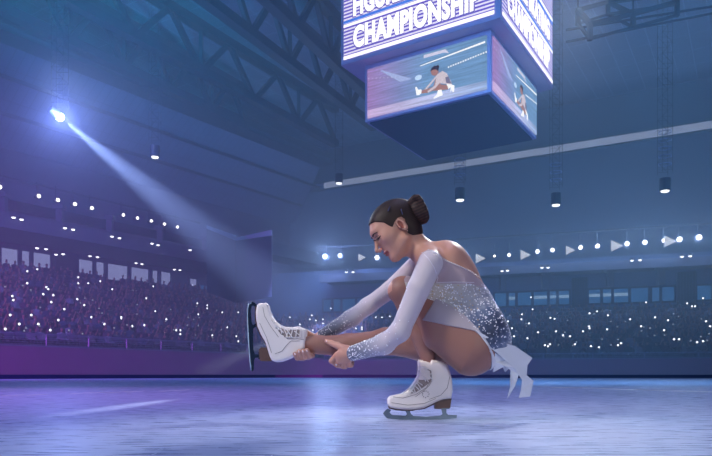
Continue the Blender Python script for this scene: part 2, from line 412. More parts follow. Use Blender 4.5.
for (q0, q1, t0, t1, lab) in (
    ((0, 8), (180, 95), -.6, 1.55, 'roof truss nearest the girder above the left stand'),
    ((120, 28), (282, 115), -1.0, 1.5, 'second roof truss out from the girder above the left stand'),
    ((206, 0), (300, 71), -.9, 2.2, 'third roof truss, passing to the left of the scoreboard'),
    ((268, 0), (352, 80), -.9, 1.9, 'fourth roof truss, ending behind the scoreboard')):
    a, b = pxH(*q0, HB), pxH(*q1, HB); a, b = ext(a, b, t0, t1)
    truss(a, b, 3.0, .62, 7, lab)

# ---- corner fascia box with pale top edge
t = thing('corner_balcony', 'angular pale-topped balcony box high in the corner between the two stands', 'balcony', P(236, 290, 50))
b0, b1, b2 = P(207, 229, 47), P(236, 241, 54), P(272, 236, 50)
zt = [b0.z, b1.z, b2.z]
m = MB()
for p, q in ((b0, b1), (b1, b2)):
    d = (q-p); m.prism([p, q, Z(q, 6.2), Z(p, 6.2)], Vector((.0, .12, 0)))
m.build('panel', mat('balcony_panel', srgb(60, 64, 92), .8), t)
m = MB()
for p, q in ((b0, b1), (b1, b2)): m.prism([p+UP*.02, q+UP*.02, q+UP*.45, p+UP*.25], Vector((0, .16, 0)))
m.build('top_edge', mat('balcony_edge', srgb(170, 185, 215), .7), t)

ORD = 'first second third fourth fifth sixth seventh eighth ninth tenth eleventh twelfth thirteenth fourteenth fifteenth sixteenth'.split()
# ---- lamp row, wedge reflectors, twin downlights
M_LAMP = emit('lamp_white', (1, .98, .95), 5)
M_LAMPB = emit('lamp_blue_white', (.62, .78, 1.0), 6)
M_HOUS = mat('lamp_housing', srgb(36, 42, 70), .5, metal=.4)
def row_lamp(p, out, r, label, grp, glow, col=(.42, .66, 1.0)):
    t = thing('floodlight', label, 'floodlight', p, grp)
    m = MB(); m.cyl(p+out*.10, p+out*.45, r*1.25, r*.7, 12); m.build('housing', M_HOUS, t, smooth=False)
    m = MB(); m.ball(p, r*.8, 12, 8); m.build('bulb', M_LAMP if glow < 100 else M_LAMPB, t, smooth=True)
    m = MB(); m.beam(p+out*.3, p+out*.3+UP*1.0, .08, .08); m.build('bracket', M_HOUS, t)
    if glow: point('floodlight_glow', p-out*.5, col, glow*4, .3)
for i, (px, g) in enumerate(((0, 14), (39, 14), (58, 14), (75, 14), (92, 14), (123.5, 9), (137.5, 9), (151.5, 9), (164.5, 9), (177.5, 9))):
    p = Z(onL(px, 10.3), 0); p.z = hz((187, 196, 200, 204, 208, 215, 218, 221, 224, 227)[i], p.y)
    row_lamp(p, NL, .15 if i < 5 else .13, '%s small white lamp from the photo\'s left edge, above the left stand' % ORD[i], 'row of lamps above the left stand', 0)
RL = ((325, 256.5, .26, 330), (340, 255.5, .22, 150), (377, 257.5, .22, 90), (466, 256, .24, 90), (494.5, 256, .11, 0), (509, 255, .15, 30), (537.5, 251.5, .18, 40), (552.5, 250, .18, 40), (580.5, 247.5, .18, 40), (597.5, 246, .19, 50), (627, 243.7, .2, 60), (645, 242.3, .2, 60), (664, 240.5, .18, 50), (679.5, 239.3, .22, 70), (699, 237.3, .24, 80))
for ri_, (px, py, r, g) in enumerate(RL):
    q = onR(px, 8.0-.6); p = Z(q, hz(py, q.y))
    if px < 350:
        row_lamp(p, NR, r, 'brilliant blue-white floodlight high beside the corner, %s of the pair' % ('bigger' if px < 330 else 'smaller'), None, g, (.35, .55, 1.0))
    else:
        row_lamp(p, NR, r, '%s white floodlight from the hall corner, above the right stand' % ORD[ri_], 'floodlight row above the right stand', g)
m = MB(); a, b = onR(318, 7.9), onR(880, 7.9); m.beam(Z(a, 11.1), Z(b, 11.1), .12, .12)
tag(m.build('lamp_rail', M_STEEL), 'dark pipe from which the right floodlight row hangs', 'rail')
m = MB(); a, b = onL(-200, 10.5), onL(200, 10.6); m.beam(Z(a, 12.9), Z(b, 12.9), .1, .1)
tag(m.build('lamp_rail', M_STEEL), 'dark pipe from which the left lamp row hangs', 'rail')
M_WEDGE = emit('wedge_face', srgb(225, 232, 250), .95)
for px, py, sc in ((362, 257, .8), (480.5, 258, 1.0), (525.5, 254.5, 1.0), (570.5, 250, .9), (617, 245.5, 1.1), (670.5, 241, 1.1)):
    q = onR(px, 7.2); p = Z(q, hz(py, q.y)); h = .36*sc
    t = thing('wedge_lamp', 'white triangular lamp pointing right in the floodlight row, %s' % {362: 'beside the skater\'s forehead', 480.5: 'just behind the skater\'s back', 525.5: 'next one right of the skater\'s back', 570.5: 'third one right of the skater\'s face', 617: 'second from the photo\'s right edge', 670.5: 'closest to the photo\'s right edge'}[px], 'lamp', p)
    m = MB(); m.prism([p+DR*-h+UP*h*1.0, p+DR*-h-UP*h*1.0, p+DR*h-UP*h*.1], NR*.1); m.build('lit_face', M_WEDGE, t)
    m = MB(); m.prism([p+NR*.25+DR*-h*1.1+UP*h*1.1, p+NR*.25+DR*-h*1.1-UP*h*1.1, p+NR*.25+DR*h*1.1-UP*h*.1], NR*.12); m.build('housing', M_HOUS, t)
M_DOWN = emit('downlight', (.85, .9, 1.0), 3.0)
def downlight(p, lab, grp):
    t = thing('downlight', lab, 'downlight', p, grp)
    m = MB(); m.cyl(p+UP*.02, p+UP*.2, .15, .15, 10); m.build('can', M_HOUS, t)
    m = MB(); m.ball(p, .13, 10, 6, sz=.6); m.build('lens', M_DOWN, t, smooth=True)
UPL = ((13.5, 217.5), (21.5, 219.5), (65, 228), (73, 229.5), (112, 236.5), (119.5, 238), (152, 243.5), (158, 245), (190, 250))
LOL = ((37, 248), (46, 249), (56, 254.5), (63, 254), (90, 256), (97.5, 257), (136, 263), (142, 264), (174.5, 269.5), (180, 270), (210, 274.5), (215, 275.5), (222, 257.5), (245, 280))
def pairlab(i, where): return '%s lamp of the %s pair of tiny downlights under %s' % ('left' if i % 2 == 0 else 'right', ORD[i//2], where)
for i, (x, y) in enumerate(UPL):
    p = onL(x, 9.55); downlight(Z(p, hz(y, p.y)), pairlab(i, 'the upper left ledge'), 'downlights of the left stand, upper ledge')
for i, (x, y) in enumerate(LOL):
    p = onL(x, 13.8); downlight(Z(p, hz(y, p.y)), pairlab(i, 'the lower left ceiling'), 'downlights of the left stand, lower ceiling')
for i, (x, y) in enumerate(((346.5, 272), (353, 272), (502, 271), (507.5, 270.5), (542, 267.5), (548, 267.5), (632, 260.5), (640, 260), (682, 256.7), (690, 256))):
    p = onR(x, 8.6 if x < 0 else 7.6); downlight(Z(p, hz(y, p.y)), pairlab(i, 'the right gallery ledge'), 'downlights of the right stand')

# ---- lamps hanging on ladder frames
M_RING = mat('ring_metal', srgb(150, 165, 205), .4, metal=.5)
def hanging_lamp(px, py, Y, rings, label, big=False):
    p = P(px, py, Y); w = .27
    t = thing('hanging_lamp', label, 'hanging lamp', p)
    m = MB(); m.cyl(p+UP*.06, p+UP*.70, .27, .27, 14); m.build('housing', M_STEEL, t)
    m = MB(); m.cyl(p+UP*.0, p+UP*.06, .19, .22, 14); m.build('lens', emit('lens_white', (.9, .95, 1), 2.2 if not big else 60), t)
    m = MB()
    for sx in (-1, 1):
        for sy in (-1, 1): m.beam(p+Vector((sx*w, sy*w, .95)), Vector((p.x+sx*w, p.y+sy*w, 24.5)), .016, .016)
    z = p.z+1.1; i = 0
    while z < 23:
        for sy in (-1, 1):
            s_ = 1 if i % 2 else -1
            m.beam(Vector((p.x-w*s_, p.y+sy*w, z)), Vector((p.x+w*s_, p.y+sy*w, z+.55)), .012, .012)
            m.beam(Vector((p.x-w, p.y+sy*w, z)), Vector((p.x+w, p.y+sy*w, z)), .012, .012)
        z += .55; i += 1
    m.build('ladder_frame', M_STEEL, t)
    for k in range(rings):
        zc = p.z+1.45+k*.42; m = MB()
        hexa = [Vector((p.x+.34*math.cos(a), p.y+.34*math.sin(a), zc)) for a in [math.pi/3*j for j in range(6)]]
        m.tube(hexa, .022, 6, closed=True); m.build('ring', M_RING, t)
hanging_lamp(155, 158, 38, 0, 'small lamp on a ladder frame, between the spotlight and the roof corner')
hanging_lamp(339, 184, 46, 0, 'small hanging lamp in front of the pale strip, left of the skater\'s head')
hanging_lamp(460, 201, 36, 3, 'hanging lamp with three rings above the skater\'s back')
hanging_lamp(556, 206, 36, 3, 'hanging lamp below the scoreboard\'s right corner, with three rings')
hanging_lamp(665, 192, 34, 5, 'hanging lamp with five rings near the right edge of the photo')
# the bright spotlight with the beam
SP = P(60, 117, 33.0)
t = thing('spotlight', 'bright blue-white spotlight throwing a beam over the left stand', 'spotlight', SP)
tgt = P(226, 252, 43.0); bd = (tgt-SP).normalized()
m = MB(); m.ball(SP, .2, 16, 10); m.build('lens', emit('spot_lens', (.75, .85, 1), 60), t, smooth=True)
m = MB(); m.cyl(SP-bd*.15, SP-bd*.6, .26, .2, 16); m.build('housing', M_HOUS, t)
m = MB()
for sx in (-1, 1):
    for sy in (-1, 1): m.beam(SP+Vector((sx*.3, sy*.3, .5)), Vector((SP.x+sx*.3, SP.y+sy*.3, 19.8)), .025, .025)
z = SP.z+.6; i = 0
while z < 20:
    for sy in (-1, 1):
        s_ = 1 if i % 2 else -1
        m.beam(Vector((SP.x-.3*s_, SP.y+sy*.3, z)), Vector((SP.x+.3*s_, SP.y+sy*.3, z+.6)), .02, .02)
        m.beam(Vector((SP.x-.3, SP.y+sy*.3, z)), Vector((SP.x+.3, SP.y+sy*.3, z)), .02, .02)
    z += .6; i += 1
m.build('ladder_frame', M_STEEL, t)
spot('beam_spotlight', SP+bd*.35, tgt, (.34, .47, 1.0), 200000, 17, .9, .12)
point('spotlight_glow', SP+bd*.5+Vector((0, -.8, 0)), (.22, .32, 1.0), 3600, .3)
# narrow spot that lights a streak on the ice
spot('streak_spotlight', (-1.62, 17.0, 1.35), (-1.43, 4.1, 0), (.8, .88, 1.0), 42000, 1.15, 1.0, .03)

# ---- hanging frame at the top right
M_FRM = mat('frame_black', srgb(26, 28, 48), .8)
t = thing('lighting_frame', 'dark open rectangular lighting frame hanging at the upper right', 'lighting frame', P(625, 10, 28))
fr = [P(578, 10, 26), P(608, 2, 29), P(633, 14, 27), P(590, 24, 24)]; fr2 = [P(608, 2, 29), P(677, -8, 29), P(677, 2, 27), P(633, 14, 27)]
for k, fq in enumerate((fr, fr2)):
    m = MB()
    for i in range(4):
        m.beam(fq[i], fq[(i+1) % 4], .16, .16); m.beam(fq[i]-UP*.55, fq[(i+1) % 4]-UP*.55, .1, .1); m.beam(fq[i], fq[i]-UP*.6, .16, .16)
    m.build('frame', M_FRM, t)
m = MB()
for q in (fr[0], fr[2], fr2[1], fr2[2]): m.beam(q, Z(q, 24.5), .05, .05)
m.build('cable', M_STEEL, t)
m = MB(); m.beam(P(566, 30, 27), P(740, 2, 27), .07, .07); m.beam(P(566, 42, 27), P(740, 8, 27), .07, .07); m.build('pipe', M_FRM, t)

# ---------------------------------------------------------------- scoreboard
eL = Vector((-1036, 650, 0)).normalized(); eR = Vector((408, 650, 0)).normalized()
cLow = Vector((4.17, 20.1, 0)); outd = Vector((.223, -.975, 0)); cUp = cLow+outd*.64
nLf = Vector((-eL.y, eL.x, 0)); nLf = -nLf if nLf.y > 0 else nLf        # outward normal of the left face
nRf = Vector((eR.y, -eR.x, 0)); nRf = nRf if nRf.y < 0 else -nRf
M_SBOX = mat('scoreboard_casing', srgb(205, 180, 215), .6, noise=.05, nscale=2)
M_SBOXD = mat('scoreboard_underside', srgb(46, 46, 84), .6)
score = thing('scoreboard', 'four-sided hanging scoreboard cube with lettered upper panels and two picture screens below', 'scoreboard', (cLow.x, cLow.y+3, 9))
def cube(name, c, l1, l2, z0, z1, m_):
    a = c; b = c+eL*l1; d = c+eR*l2; e = b+eR*l2; m = MB()
    m.prism([Z(a, (z0+z1)/2), Z(b, (z0+z1)/2), Z(e, (z0+z1)/2), Z(d, (z0+z1)/2)], UP*(z1-z0)/2)
    return m.build(name, m_, score)
LLX, LRX = 4.55, 4.75
cube('lower_casing', cLow, LLX, LRX, 8.95, 11.0, M_SBOX)
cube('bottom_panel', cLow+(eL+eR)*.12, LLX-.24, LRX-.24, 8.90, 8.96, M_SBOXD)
ULX, URX = 5.7, 5.75
cube('upper_casing', cUp, ULX, URX, 10.9, 14.6, M_SBOX)
m = MB(); m.cyl(cLow+(eL+eR)*2.4+UP*14.6, cLow+(eL+eR)*2.4+UP*24.5, .35, .35, 12); m.build('hanging_pole', M_STEEL, score)
m = MB()
for q in ((.6, .6), (4, .6), (.6, 4), (4, 4)): m.cyl(cLow+eL*q[0]+eR*q[1]+UP*14.6, cLow+(eL+eR)*2.4+UP*24.5, .05, .05, 6)
m.build('cable', M_STEEL, score)

def face(c, along, n, flip, l0, l1, z0, z1, off=.012):
    """viewer-oriented frame: origin lower-left, u to the viewer's right"""
    if flip: o = c+along*l1; u = -along*(l1-l0)
    else: o = c+along*l0; u = along*(l1-l0)
    o = Z(o, z0)+n*off; v = UP*(z1-z0)
    return (lambda a, b, e=0.0: o+u*a+v*b+n*e), n
def polyplate(name, fr, pts, m_, parent, e=0.01, th=.006):
    f, n = fr; mb = MB(); mb.prism([f(a, b, e) for a, b in pts], n*th); return mb.build(name, m_, parent)

def stripe_mat():
    m = bpy.data.materials.new('striped_led'); m.use_nodes = True; nt = m.node_tree; nt.nodes.clear(); L = nt.links.new
    tc = nt.nodes.new('ShaderNodeTexCoord'); sp = nt.nodes.new('ShaderNodeSeparateXYZ'); L(tc.outputs['Object'], sp.inputs[0])
    mu = nt.nodes.new('ShaderNodeMath'); mu.operation = 'MULTIPLY'; mu.inputs[1].default_value = 2*math.pi/.118; L(sp.outputs['Z'], mu.inputs[0])
    si = nt.nodes.new('ShaderNodeMath'); si.operation = 'SINE'; L(mu.outputs[0], si.inputs[0])
    mr = nt.nodes.new('ShaderNodeMapRange'); mr.inputs[1].default_value = -.25; mr.inputs[2].default_value = .25; L(si.outputs[0], mr.inputs[0])
    mx = nt.nodes.new('ShaderNodeMix'); mx.data_type = 'RGBA'; mx.inputs[6].default_value = srgb(92, 70, 200); mx.inputs[7].default_value = srgb(236, 232, 255)
    L(mr.outputs[0], mx.inputs[0])
    e = nt.nodes.new('ShaderNodeEmission'); e.inputs[1].default_value = 1.15; o = nt.nodes.new('ShaderNodeOutputMaterial')
    L(mx.outputs[2], e.inputs[0]); L(e.outputs[0], o.inputs[0]); return m
M_STRIPE = stripe_mat()
M_LET = emit('letter_white', srgb(255, 252, 255), 1.7)
M_LETS = emit('letter_shadow', srgb(120, 112, 200), 1.0)
M_BLUEBAR = emit('blue_bar', srgb(60, 120, 235), 1.2)
M_WHITEBAR = emit('white_bar', srgb(250, 246, 255), 1.6)
def text_plate(s, fr, a0, a1, b0, b1, m_, parent, e, bold=.02, th=.01, name='lettering'):
    cu = bpy.data.curves.new('t', 'FONT'); cu.body = s; cu.size = 1; cu.offset = bold; cu.resolution_u = 4; cu.space_character = 1.08
    ob = bpy.data.objects.new('t', cu); COL.objects.link(ob); bpy.context.view_layer.update()
    me = ob.to_mesh(); vs = [v.co.copy() for v in me.vertices]; fs = [tuple(p.vertices) for p in me.polygons]; ob.to_mesh_clear()
    bpy.data.objects.remove(ob); bpy.data.curves.remove(cu)
    x0 = min(v.x for v in vs); x1 = max(v.x for v in vs); y0 = min(v.y for v in vs); y1 = max(v.y for v in vs)
    f, n = fr; mb = MB()
    q = [f(a0+(a1-a0)*(v.x-x0)/(x1-x0), b0+(b1-b0)*(v.y-y0)/(y1-y0), e+th) for v in vs]
    mb.add(q, fs)
    mb.add([p-n*th for p in q], [tuple(reversed(t)) for t in fs])
    cnt = {}
    for t in fs:
        for i in range(len(t)): k = (t[i], t[(i+1) % len(t)]); cnt[k] = 1
    nn = len(q); base = len(mb.v)-2*nn
    for (i, j) in cnt:
        if (j, i) not in cnt: mb.f.append((base+i, base+i+nn, base+j+nn, base+j))
    return mb.build(name, m_, parent, fix=False)
for which in (0, 1):
    if which == 0: fr = face(cUp, eL, nLf, True, .17, ULX-.12, 11.05, 14.45)
    else: fr = face(cUp, eR, nRf, False, .17, URX-.12, 11.05, 14.45)
    pan = polyplate('led_panel', fr, [(0, 0), (1, 0), (1, 1), (0, 1)], M_STRIPE, score, 0.0)
    tag(pan, 'purple and white striped lettered panel facing %s' % ('the photo\'s left' if which == 0 else 'the photo\'s right'))
    H_ = 3.4
    polyplate('bar', fr, [(0, 0), (1, 0), (1, .035), (0, .035)], M_WHITEBAR, pan, .012)
    for s_, b0, b1 in (('CHAMPIONSHIP', .082, .305), ('FIGURE SKATING', .405, .62)):
        a0, a1 = (.075, .915)
        text_plate(s_, fr, a0-.008, a1+.008, b0-.012, b1+.012, M_LETS, pan, .012, bold=.075, th=.004, name='letter_shadow')
        text_plate(s_, fr, a0, a1, b0, b1, M_LET, pan, .024, bold=.05)
    polyplate('bar', fr, [(0, .33), (1, .33), (1, .352), (0, .352)], M_WHITEBAR, pan, .012)
    polyplate('bar', fr, [(0, .365), (1, .365), (1, .388), (0, .388)], M_BLUEBAR, pan, .012)
    polyplate('bar', fr, [(0, .64), (1, .64), (1, .67), (0, .67)], M_BLUEBAR, pan, .012)
    polyplate('bar', fr, [(0, .68), (1, .68), (1, .70), (0, .70)], M_WHITEBAR, pan, .012)

# picture screens: a flat live picture of the skater
def screen_mat(name, o, u):
    m = bpy.data.materials.new(name); m.use_nodes = True; nt = m.node_tree; nt.nodes.clear(); L = nt.links.new
    at = nt.nodes.new('ShaderNodeUVMap'); sp = nt.nodes.new('ShaderNodeSeparateXYZ'); L(at.outputs[0], sp.inputs[0])
    r1 = nt.nodes.new('ShaderNodeValToRGB'); L(sp.outputs['X'], r1.inputs[0])
    for i, (p, c) in enumerate(((0, (168, 132, 196)), (.3, (136, 146, 200)), (.52, (122, 164, 210)), (1, (112, 150, 192)))):
        el = r1.color_ramp.elements[i] if i < 2 else r1.color_ramp.elements.new(p); el.position = p; el.color = srgb(*c)
    r2 = nt.nodes.new('ShaderNodeValToRGB'); L(sp.outputs['X'], r2.inputs[0])
    for i, (p, c) in enumerate(((0, (215, 185, 232)), (.5, (200, 205, 245)), (1, (165, 190, 235)))):
        el = r2.color_ramp.elements[i] if i < 2 else r2.color_ramp.elements.new(p); el.position = p; el.color = srgb(*c)
    st = nt.nodes.new('ShaderNodeMath'); st.operation = 'LESS_THAN'; st.inputs[1].default_value = .16; L(sp.outputs['Y'], st.inputs[0])
    mx = nt.nodes.new('ShaderNodeMix'); mx.data_type = 'RGBA'; L(st.outputs[0], mx.inputs[0]); L(r1.outputs[0], mx.inputs[6]); L(r2.outputs[0], mx.inputs[7])
    mp = nt.nodes.new('ShaderNodeMapping'); mp.inputs['Scale'].default_value = (2.5, 26, 1); L(at.outputs[0], mp.inputs[0])
    n = nt.nodes.new('ShaderNodeTexNoise'); n.inputs['Scale'].default_value = 1; n.inputs['Detail'].default_value = 3; L(mp.outputs[0], n.inputs['Vector'])
    mr = nt.nodes.new('ShaderNodeMapRange'); mr.inputs[1].default_value = .3; mr.inputs[2].default_value = .7; mr.inputs[3].default_value = .70; mr.inputs[4].default_value = 1.3; L(n.outputs['Fac'], mr.inputs[0])
    e = nt.nodes.new('ShaderNodeEmission'); o_ = nt.nodes.new('ShaderNodeOutputMaterial'); L(mx.outputs[2], e.inputs[0]); L(mr.outputs[0], e.inputs[1]); L(e.outputs[0], o_.inputs[0])
    return m
M_SCR = screen_mat('picture_screen', 0, 0)
EM = {k: emit('picture_'+k, srgb(*c), s) for k, (c, s) in dict(white=((255, 255, 255), 1.2), pale=((225, 222, 245), 1.0), skin=((178, 128, 118), .95), dark=((60, 44, 58), .8),
      dress=((222, 208, 216), 1.0), grey=((128, 120, 150), .9), beam=((180, 196, 245), .95), glow=((200, 225, 255), 1.1)).items()}
def MP(px, py): return (.42+(px-250)*.00118, .03+(418-py)*.0030)
for which in (0, 1):
    if which == 0: fr = face(cLow, eL, nLf, True, .12, LLX-.12, 9.05, 10.72, .03)
    else: fr = face(cLow, eR, nRf, False, .12, LRX-.12, 9.05, 10.72, .03)
    f, n = fr
    mb = MB(); N = 1
    mb.prism([f(0, 0), f(1, 0), f(1, 1), f(0, 1)], n*.02); sc_ = mb.build('screen', M_SCR, score, fix=False)
    tag(sc_, 'picture screen with the skater\'s image facing %s' % ('the photo\'s left' if which == 0 else 'the photo\'s right'))
    uvl = sc_.data.uv_layers.new(name='UVMap'); o0 = f(0, 0); uu = f(1, 0)-o0; vv = f(0, 1)-o0
    for lp in sc_.data.loops:
        q = sc_.data.vertices[lp.vertex_index].co-o0
        uvl.data[lp.index].uv = (q.dot(uu)/uu.length_squared, q.dot(vv)/vv.length_squared)
    pp = lambda nm, pts, k, e=.026: polyplate(nm, fr, pts, EM[k], sc_, e, .002)
    pp('picture_beam', [(.12, .90), (.135, .90), (.40, .56), (.30, .56)], 'beam')
    pp('picture_strip', [(.47, .76), (.99, .86), (.99, .895), (.47, .775)], 'white')
    pp('picture_sign', [(.50, .96), (.68, .955), (.71, .86), (.665, .90), (.50, .90)], 'pale')
    for i in range(16):
        a = .70+i*.0195; b = .58+i*.006; pp('picture_lamp', [(a, b), (a+.009, b), (a+.009, b+.03), (a, b+.03)], 'white')
    for i in range(9):
        a = .01+i*.035; b = .80-i*.018; pp('picture_lamp', [(a, b), (a+.007, b), (a+.007, b+.02), (a, b+.02)], 'pale')
    pp('picture_glow', [(.455+.03*math.cos(t_), .55+.05*math.sin(t_)) for t_ in [k*math.pi/6 for k in range(12)]], 'glow')
    Q = lambda L_: [MP(*q) for q in L_]
    pp('picture_leg', Q([(300, 336), (385, 332), (402, 283), (412, 285), (440, 330), (490, 345), (488, 372), (440, 365), (418, 362), (385, 356), (340, 360), (300, 354)]), 'skin', .030)
    pp('picture_dress', Q([(412, 258), (450, 244), (480, 268), (508, 325), (514, 348), (478, 335), (430, 318), (402, 342), (350, 362), (345, 350), (398, 325)]), 'dress', .033)
    pp('picture_bodice', Q([(470, 290), (492, 290), (510, 340), (476, 328)]), 'grey', .036)
    pp('picture_sleeve', Q([(410, 262), (412, 275), (340, 336), (322, 334)]), 'dress', .030)
    pp('picture_face', Q([(368, 226), (400, 218), (426, 244), (410, 262), (393, 262), (376, 252)]), 'skin', .036)
    pp('picture_hair', Q([(367, 226), (376, 206), (394, 198), (412, 202), (420, 197), (429, 212), (421, 238), (408, 226), (392, 220)]), 'dark', .039)
    pp('picture_boot', Q([(258, 303), (267, 303), (280, 325), (303, 328), (303, 352), (284, 362), (268, 358)]), 'white', .036)
    pp('picture_boot', Q([(388, 402), (412, 388), (419, 362), (444, 363), (452, 400), (390, 410)]), 'white', .036)
    pp('picture_skirt', Q([(478, 335), (514, 348), (532, 358), (530, 397), (519, 397), (516, 376), (506, 398), (506, 360), (492, 372)]), 'white', .036)

# ---------------------------------------------------------------- distance-field modelling (surface nets)
def mesh_from_field(Fv, org, h):
    Sg = Fv < 0
    c = np.zeros(tuple(n-1 for n in Fv.shape), np.uint8)
    for i in (0, 1):
        for j in (0, 1):
            for k in (0, 1): c += Sg[i:Sg.shape[0]-1+i, j:Sg.shape[1]-1+j, k:Sg.shape[2]-1+k]
    act = np.argwhere((c > 0) & (c < 8))
    if len(act) == 0: return np.zeros((0, 3)), np.zeros((0, 4), int)
    ids = -np.ones(c.shape, np.int32); ids[act[:, 0], act[:, 1], act[:, 2]] = np.arange(len(act))
    cs = [(i, j, k) for i in (0, 1) for j in (0, 1) for k in (0, 1)]
    val = {q: Fv[act[:, 0]+q[0], act[:, 1]+q[1], act[:, 2]+q[2]] for q in cs}
    acc = np.zeros((len(act), 3)); cnt = np.zeros(len(act))
    for a in cs:
        for ax in range(3):
            if a[ax]: continue
            b = list(a); b[ax] = 1; b = tuple(b); va, vb = val[a], val[b]; mk = (va < 0) != (vb < 0)
            t = np.where(mk, va/np.where(mk, va-vb, 1), 0); p = np.tile(np.array(a, float), (len(act), 1)); p[:, ax] += t
            acc += p*mk[:, None]; cnt += mk
    v = (act+acc/cnt[:, None])*h+np.array(org)
    fs = []
    for ax in range(3):
        s0 = [slice(None)]*3; s1 = [slice(None)]*3; s0[ax] = slice(0, -1); s1[ax] = slice(1, None)
        A = Sg[tuple(s0)]; B = Sg[tuple(s1)]; e = np.argwhere(A != B)
        u, w = [(1, 2), (2, 0), (0, 1)][ax]
        e = e[(e[:, u] > 0) & (e[:, w] > 0) & (e[:, u] < Fv.shape[u]-1) & (e[:, w] < Fv.shape[w]-1)]
        def cid(du, dw): q = e.copy(); q[:, u] -= du; q[:, w] -= dw; return ids[q[:, 0], q[:, 1], q[:, 2]]
        qd = np.stack([cid(0, 0), cid(1, 0), cid(1, 1), cid(0, 1)], 1)
        ins = A[e[:, 0], e[:, 1], e[:, 2]]; qd[~ins] = qd[~ins][:, ::-1]; fs.append(qd)
    return v, np.concatenate(fs)
class Field:
    def __init__(s): s.p = []
    def cone(s, a, b, ra, rb, k=.01, sub=False): s.p.append(('c', np.array(a, float), np.array(b, float), ra, rb, k, sub)); return s
    def ball(s, a, r, k=.01, sub=False): return s.cone(a, a, r, r, k, sub)
    def ell(s, c, axes, radii, k=.01, sub=False): s.p.append(('e', np.array(c, float), np.array([list(Vector(a).normalized()) for a in axes]), np.array(radii, float), k, None, sub)); return s
    def chain(s, pts, rs, k=.01):
        for i in range(len(pts)-1): s.cone(pts[i], pts[i+1], rs[i], rs[i+1], k)
        return s
    def eval(s, lo, hi, h, pad=.05):
        n = [int(math.ceil((hi[i]-lo[i])/h))+1 for i in range(3)]
        ax = [lo[i]+h*np.arange(n[i]) for i in range(3)]; Fv = np.full(n, pad*.6, np.float32)
        for q in s.p:
            if q[0] == 'c': mn = np.minimum(q[1], q[2])-max(q[3], q[4])-pad; mx = np.maximum(q[1], q[2])+max(q[3], q[4])+pad
            else: r = q[3].max(); mn = q[1]-r-pad; mx = q[1]+r+pad
            sl = []
            for i in range(3):
                a = max(0, int(math.floor((mn[i]-lo[i])/h))); b = min(n[i], int(math.ceil((mx[i]-lo[i])/h))+1); sl.append(slice(a, max(a, b)))
            if any(x.stop <= x.start for x in sl): continue
            X = ax[0][sl[0]][:, None, None]; Y = ax[1][sl[1]][None, :, None]; Zz = ax[2][sl[2]][None, None, :]
            if q[0] == 'c':
                a, b, ra, rb, k, sub = q[1:]; d = b-a; L2 = d.dot(d)
                if L2 < 1e-12: dist = np.sqrt((X-a[0])**2+(Y-a[1])**2+(Zz-a[2])**2)-ra
                else:
                    t = np.clip(((X-a[0])*d[0]+(Y-a[1])*d[1]+(Zz-a[2])*d[2])/L2, 0, 1)
                    dist = np.sqrt((X-a[0]-t*d[0])**2+(Y-a[1]-t*d[1])**2+(Zz-a[2]-t*d[2])**2)-(ra+(rb-ra)*t)
            else:
                c, A, R, k, _, sub = q[1:]; x, y, z = X-c[0], Y-c[1], Zz-c[2]
                l = [x*A[i][0]+y*A[i][1]+z*A[i][2] for i in range(3)]
                k0 = np.sqrt(sum((l[i]/R[i])**2 for i in range(3))); k1 = np.sqrt(sum((l[i]/R[i]**2)**2 for i in range(3)))+1e-9
                dist = k0*(k0-1)/k1
            dist = dist.astype(np.float32); cur = Fv[tuple(sl)]
            if sub: dist = -dist; hh = np.clip(.5-.5*(cur-dist)/k, 0, 1); Fv[tuple(sl)] = cur*(1-hh)+dist*hh+k*hh*(1-hh)
            else: hh = np.clip(.5+.5*(cur-dist)/k, 0, 1); Fv[tuple(sl)] = cur*(1-hh)+dist*hh-k*hh*(1-hh)
        return Fv, ax
def np_mesh(name, v, f, m_, parent=None, smooth=True, tint=None):
    me = bpy.data.meshes.new(name); me.vertices.add(len(v)); me.vertices.foreach_set('co', np.asarray(v, np.float32).ravel())
    f = np.asarray(f); k = f.shape[1]; me.loops.add(f.size); me.loops.foreach_set('vertex_index', f.astype(np.int32).ravel())
    me.polygons.add(len(f)); me.polygons.foreach_set('loop_start', np.arange(0, f.size, k, dtype=np.int32))
    try: me.polygons.foreach_set('loop_total', np.full(len(f), k, np.int32))
    except Exception: pass
    me.update(calc_edges=True); me.validate()
    if tint is not None:
        at = me.color_attributes.new('tint', 'FLOAT_COLOR', 'POINT'); cc = np.ones((len(v), 4), np.float32); cc[:, :3] = tint[:, :3]; at.data.foreach_set('color', cc.ravel())
    if smooth: me.shade_smooth()
    me.materials.append(m_); o = bpy.data.objects.new(name, me); COL.objects.link(o)
    if parent is not None: link_to(o, parent)
    return o

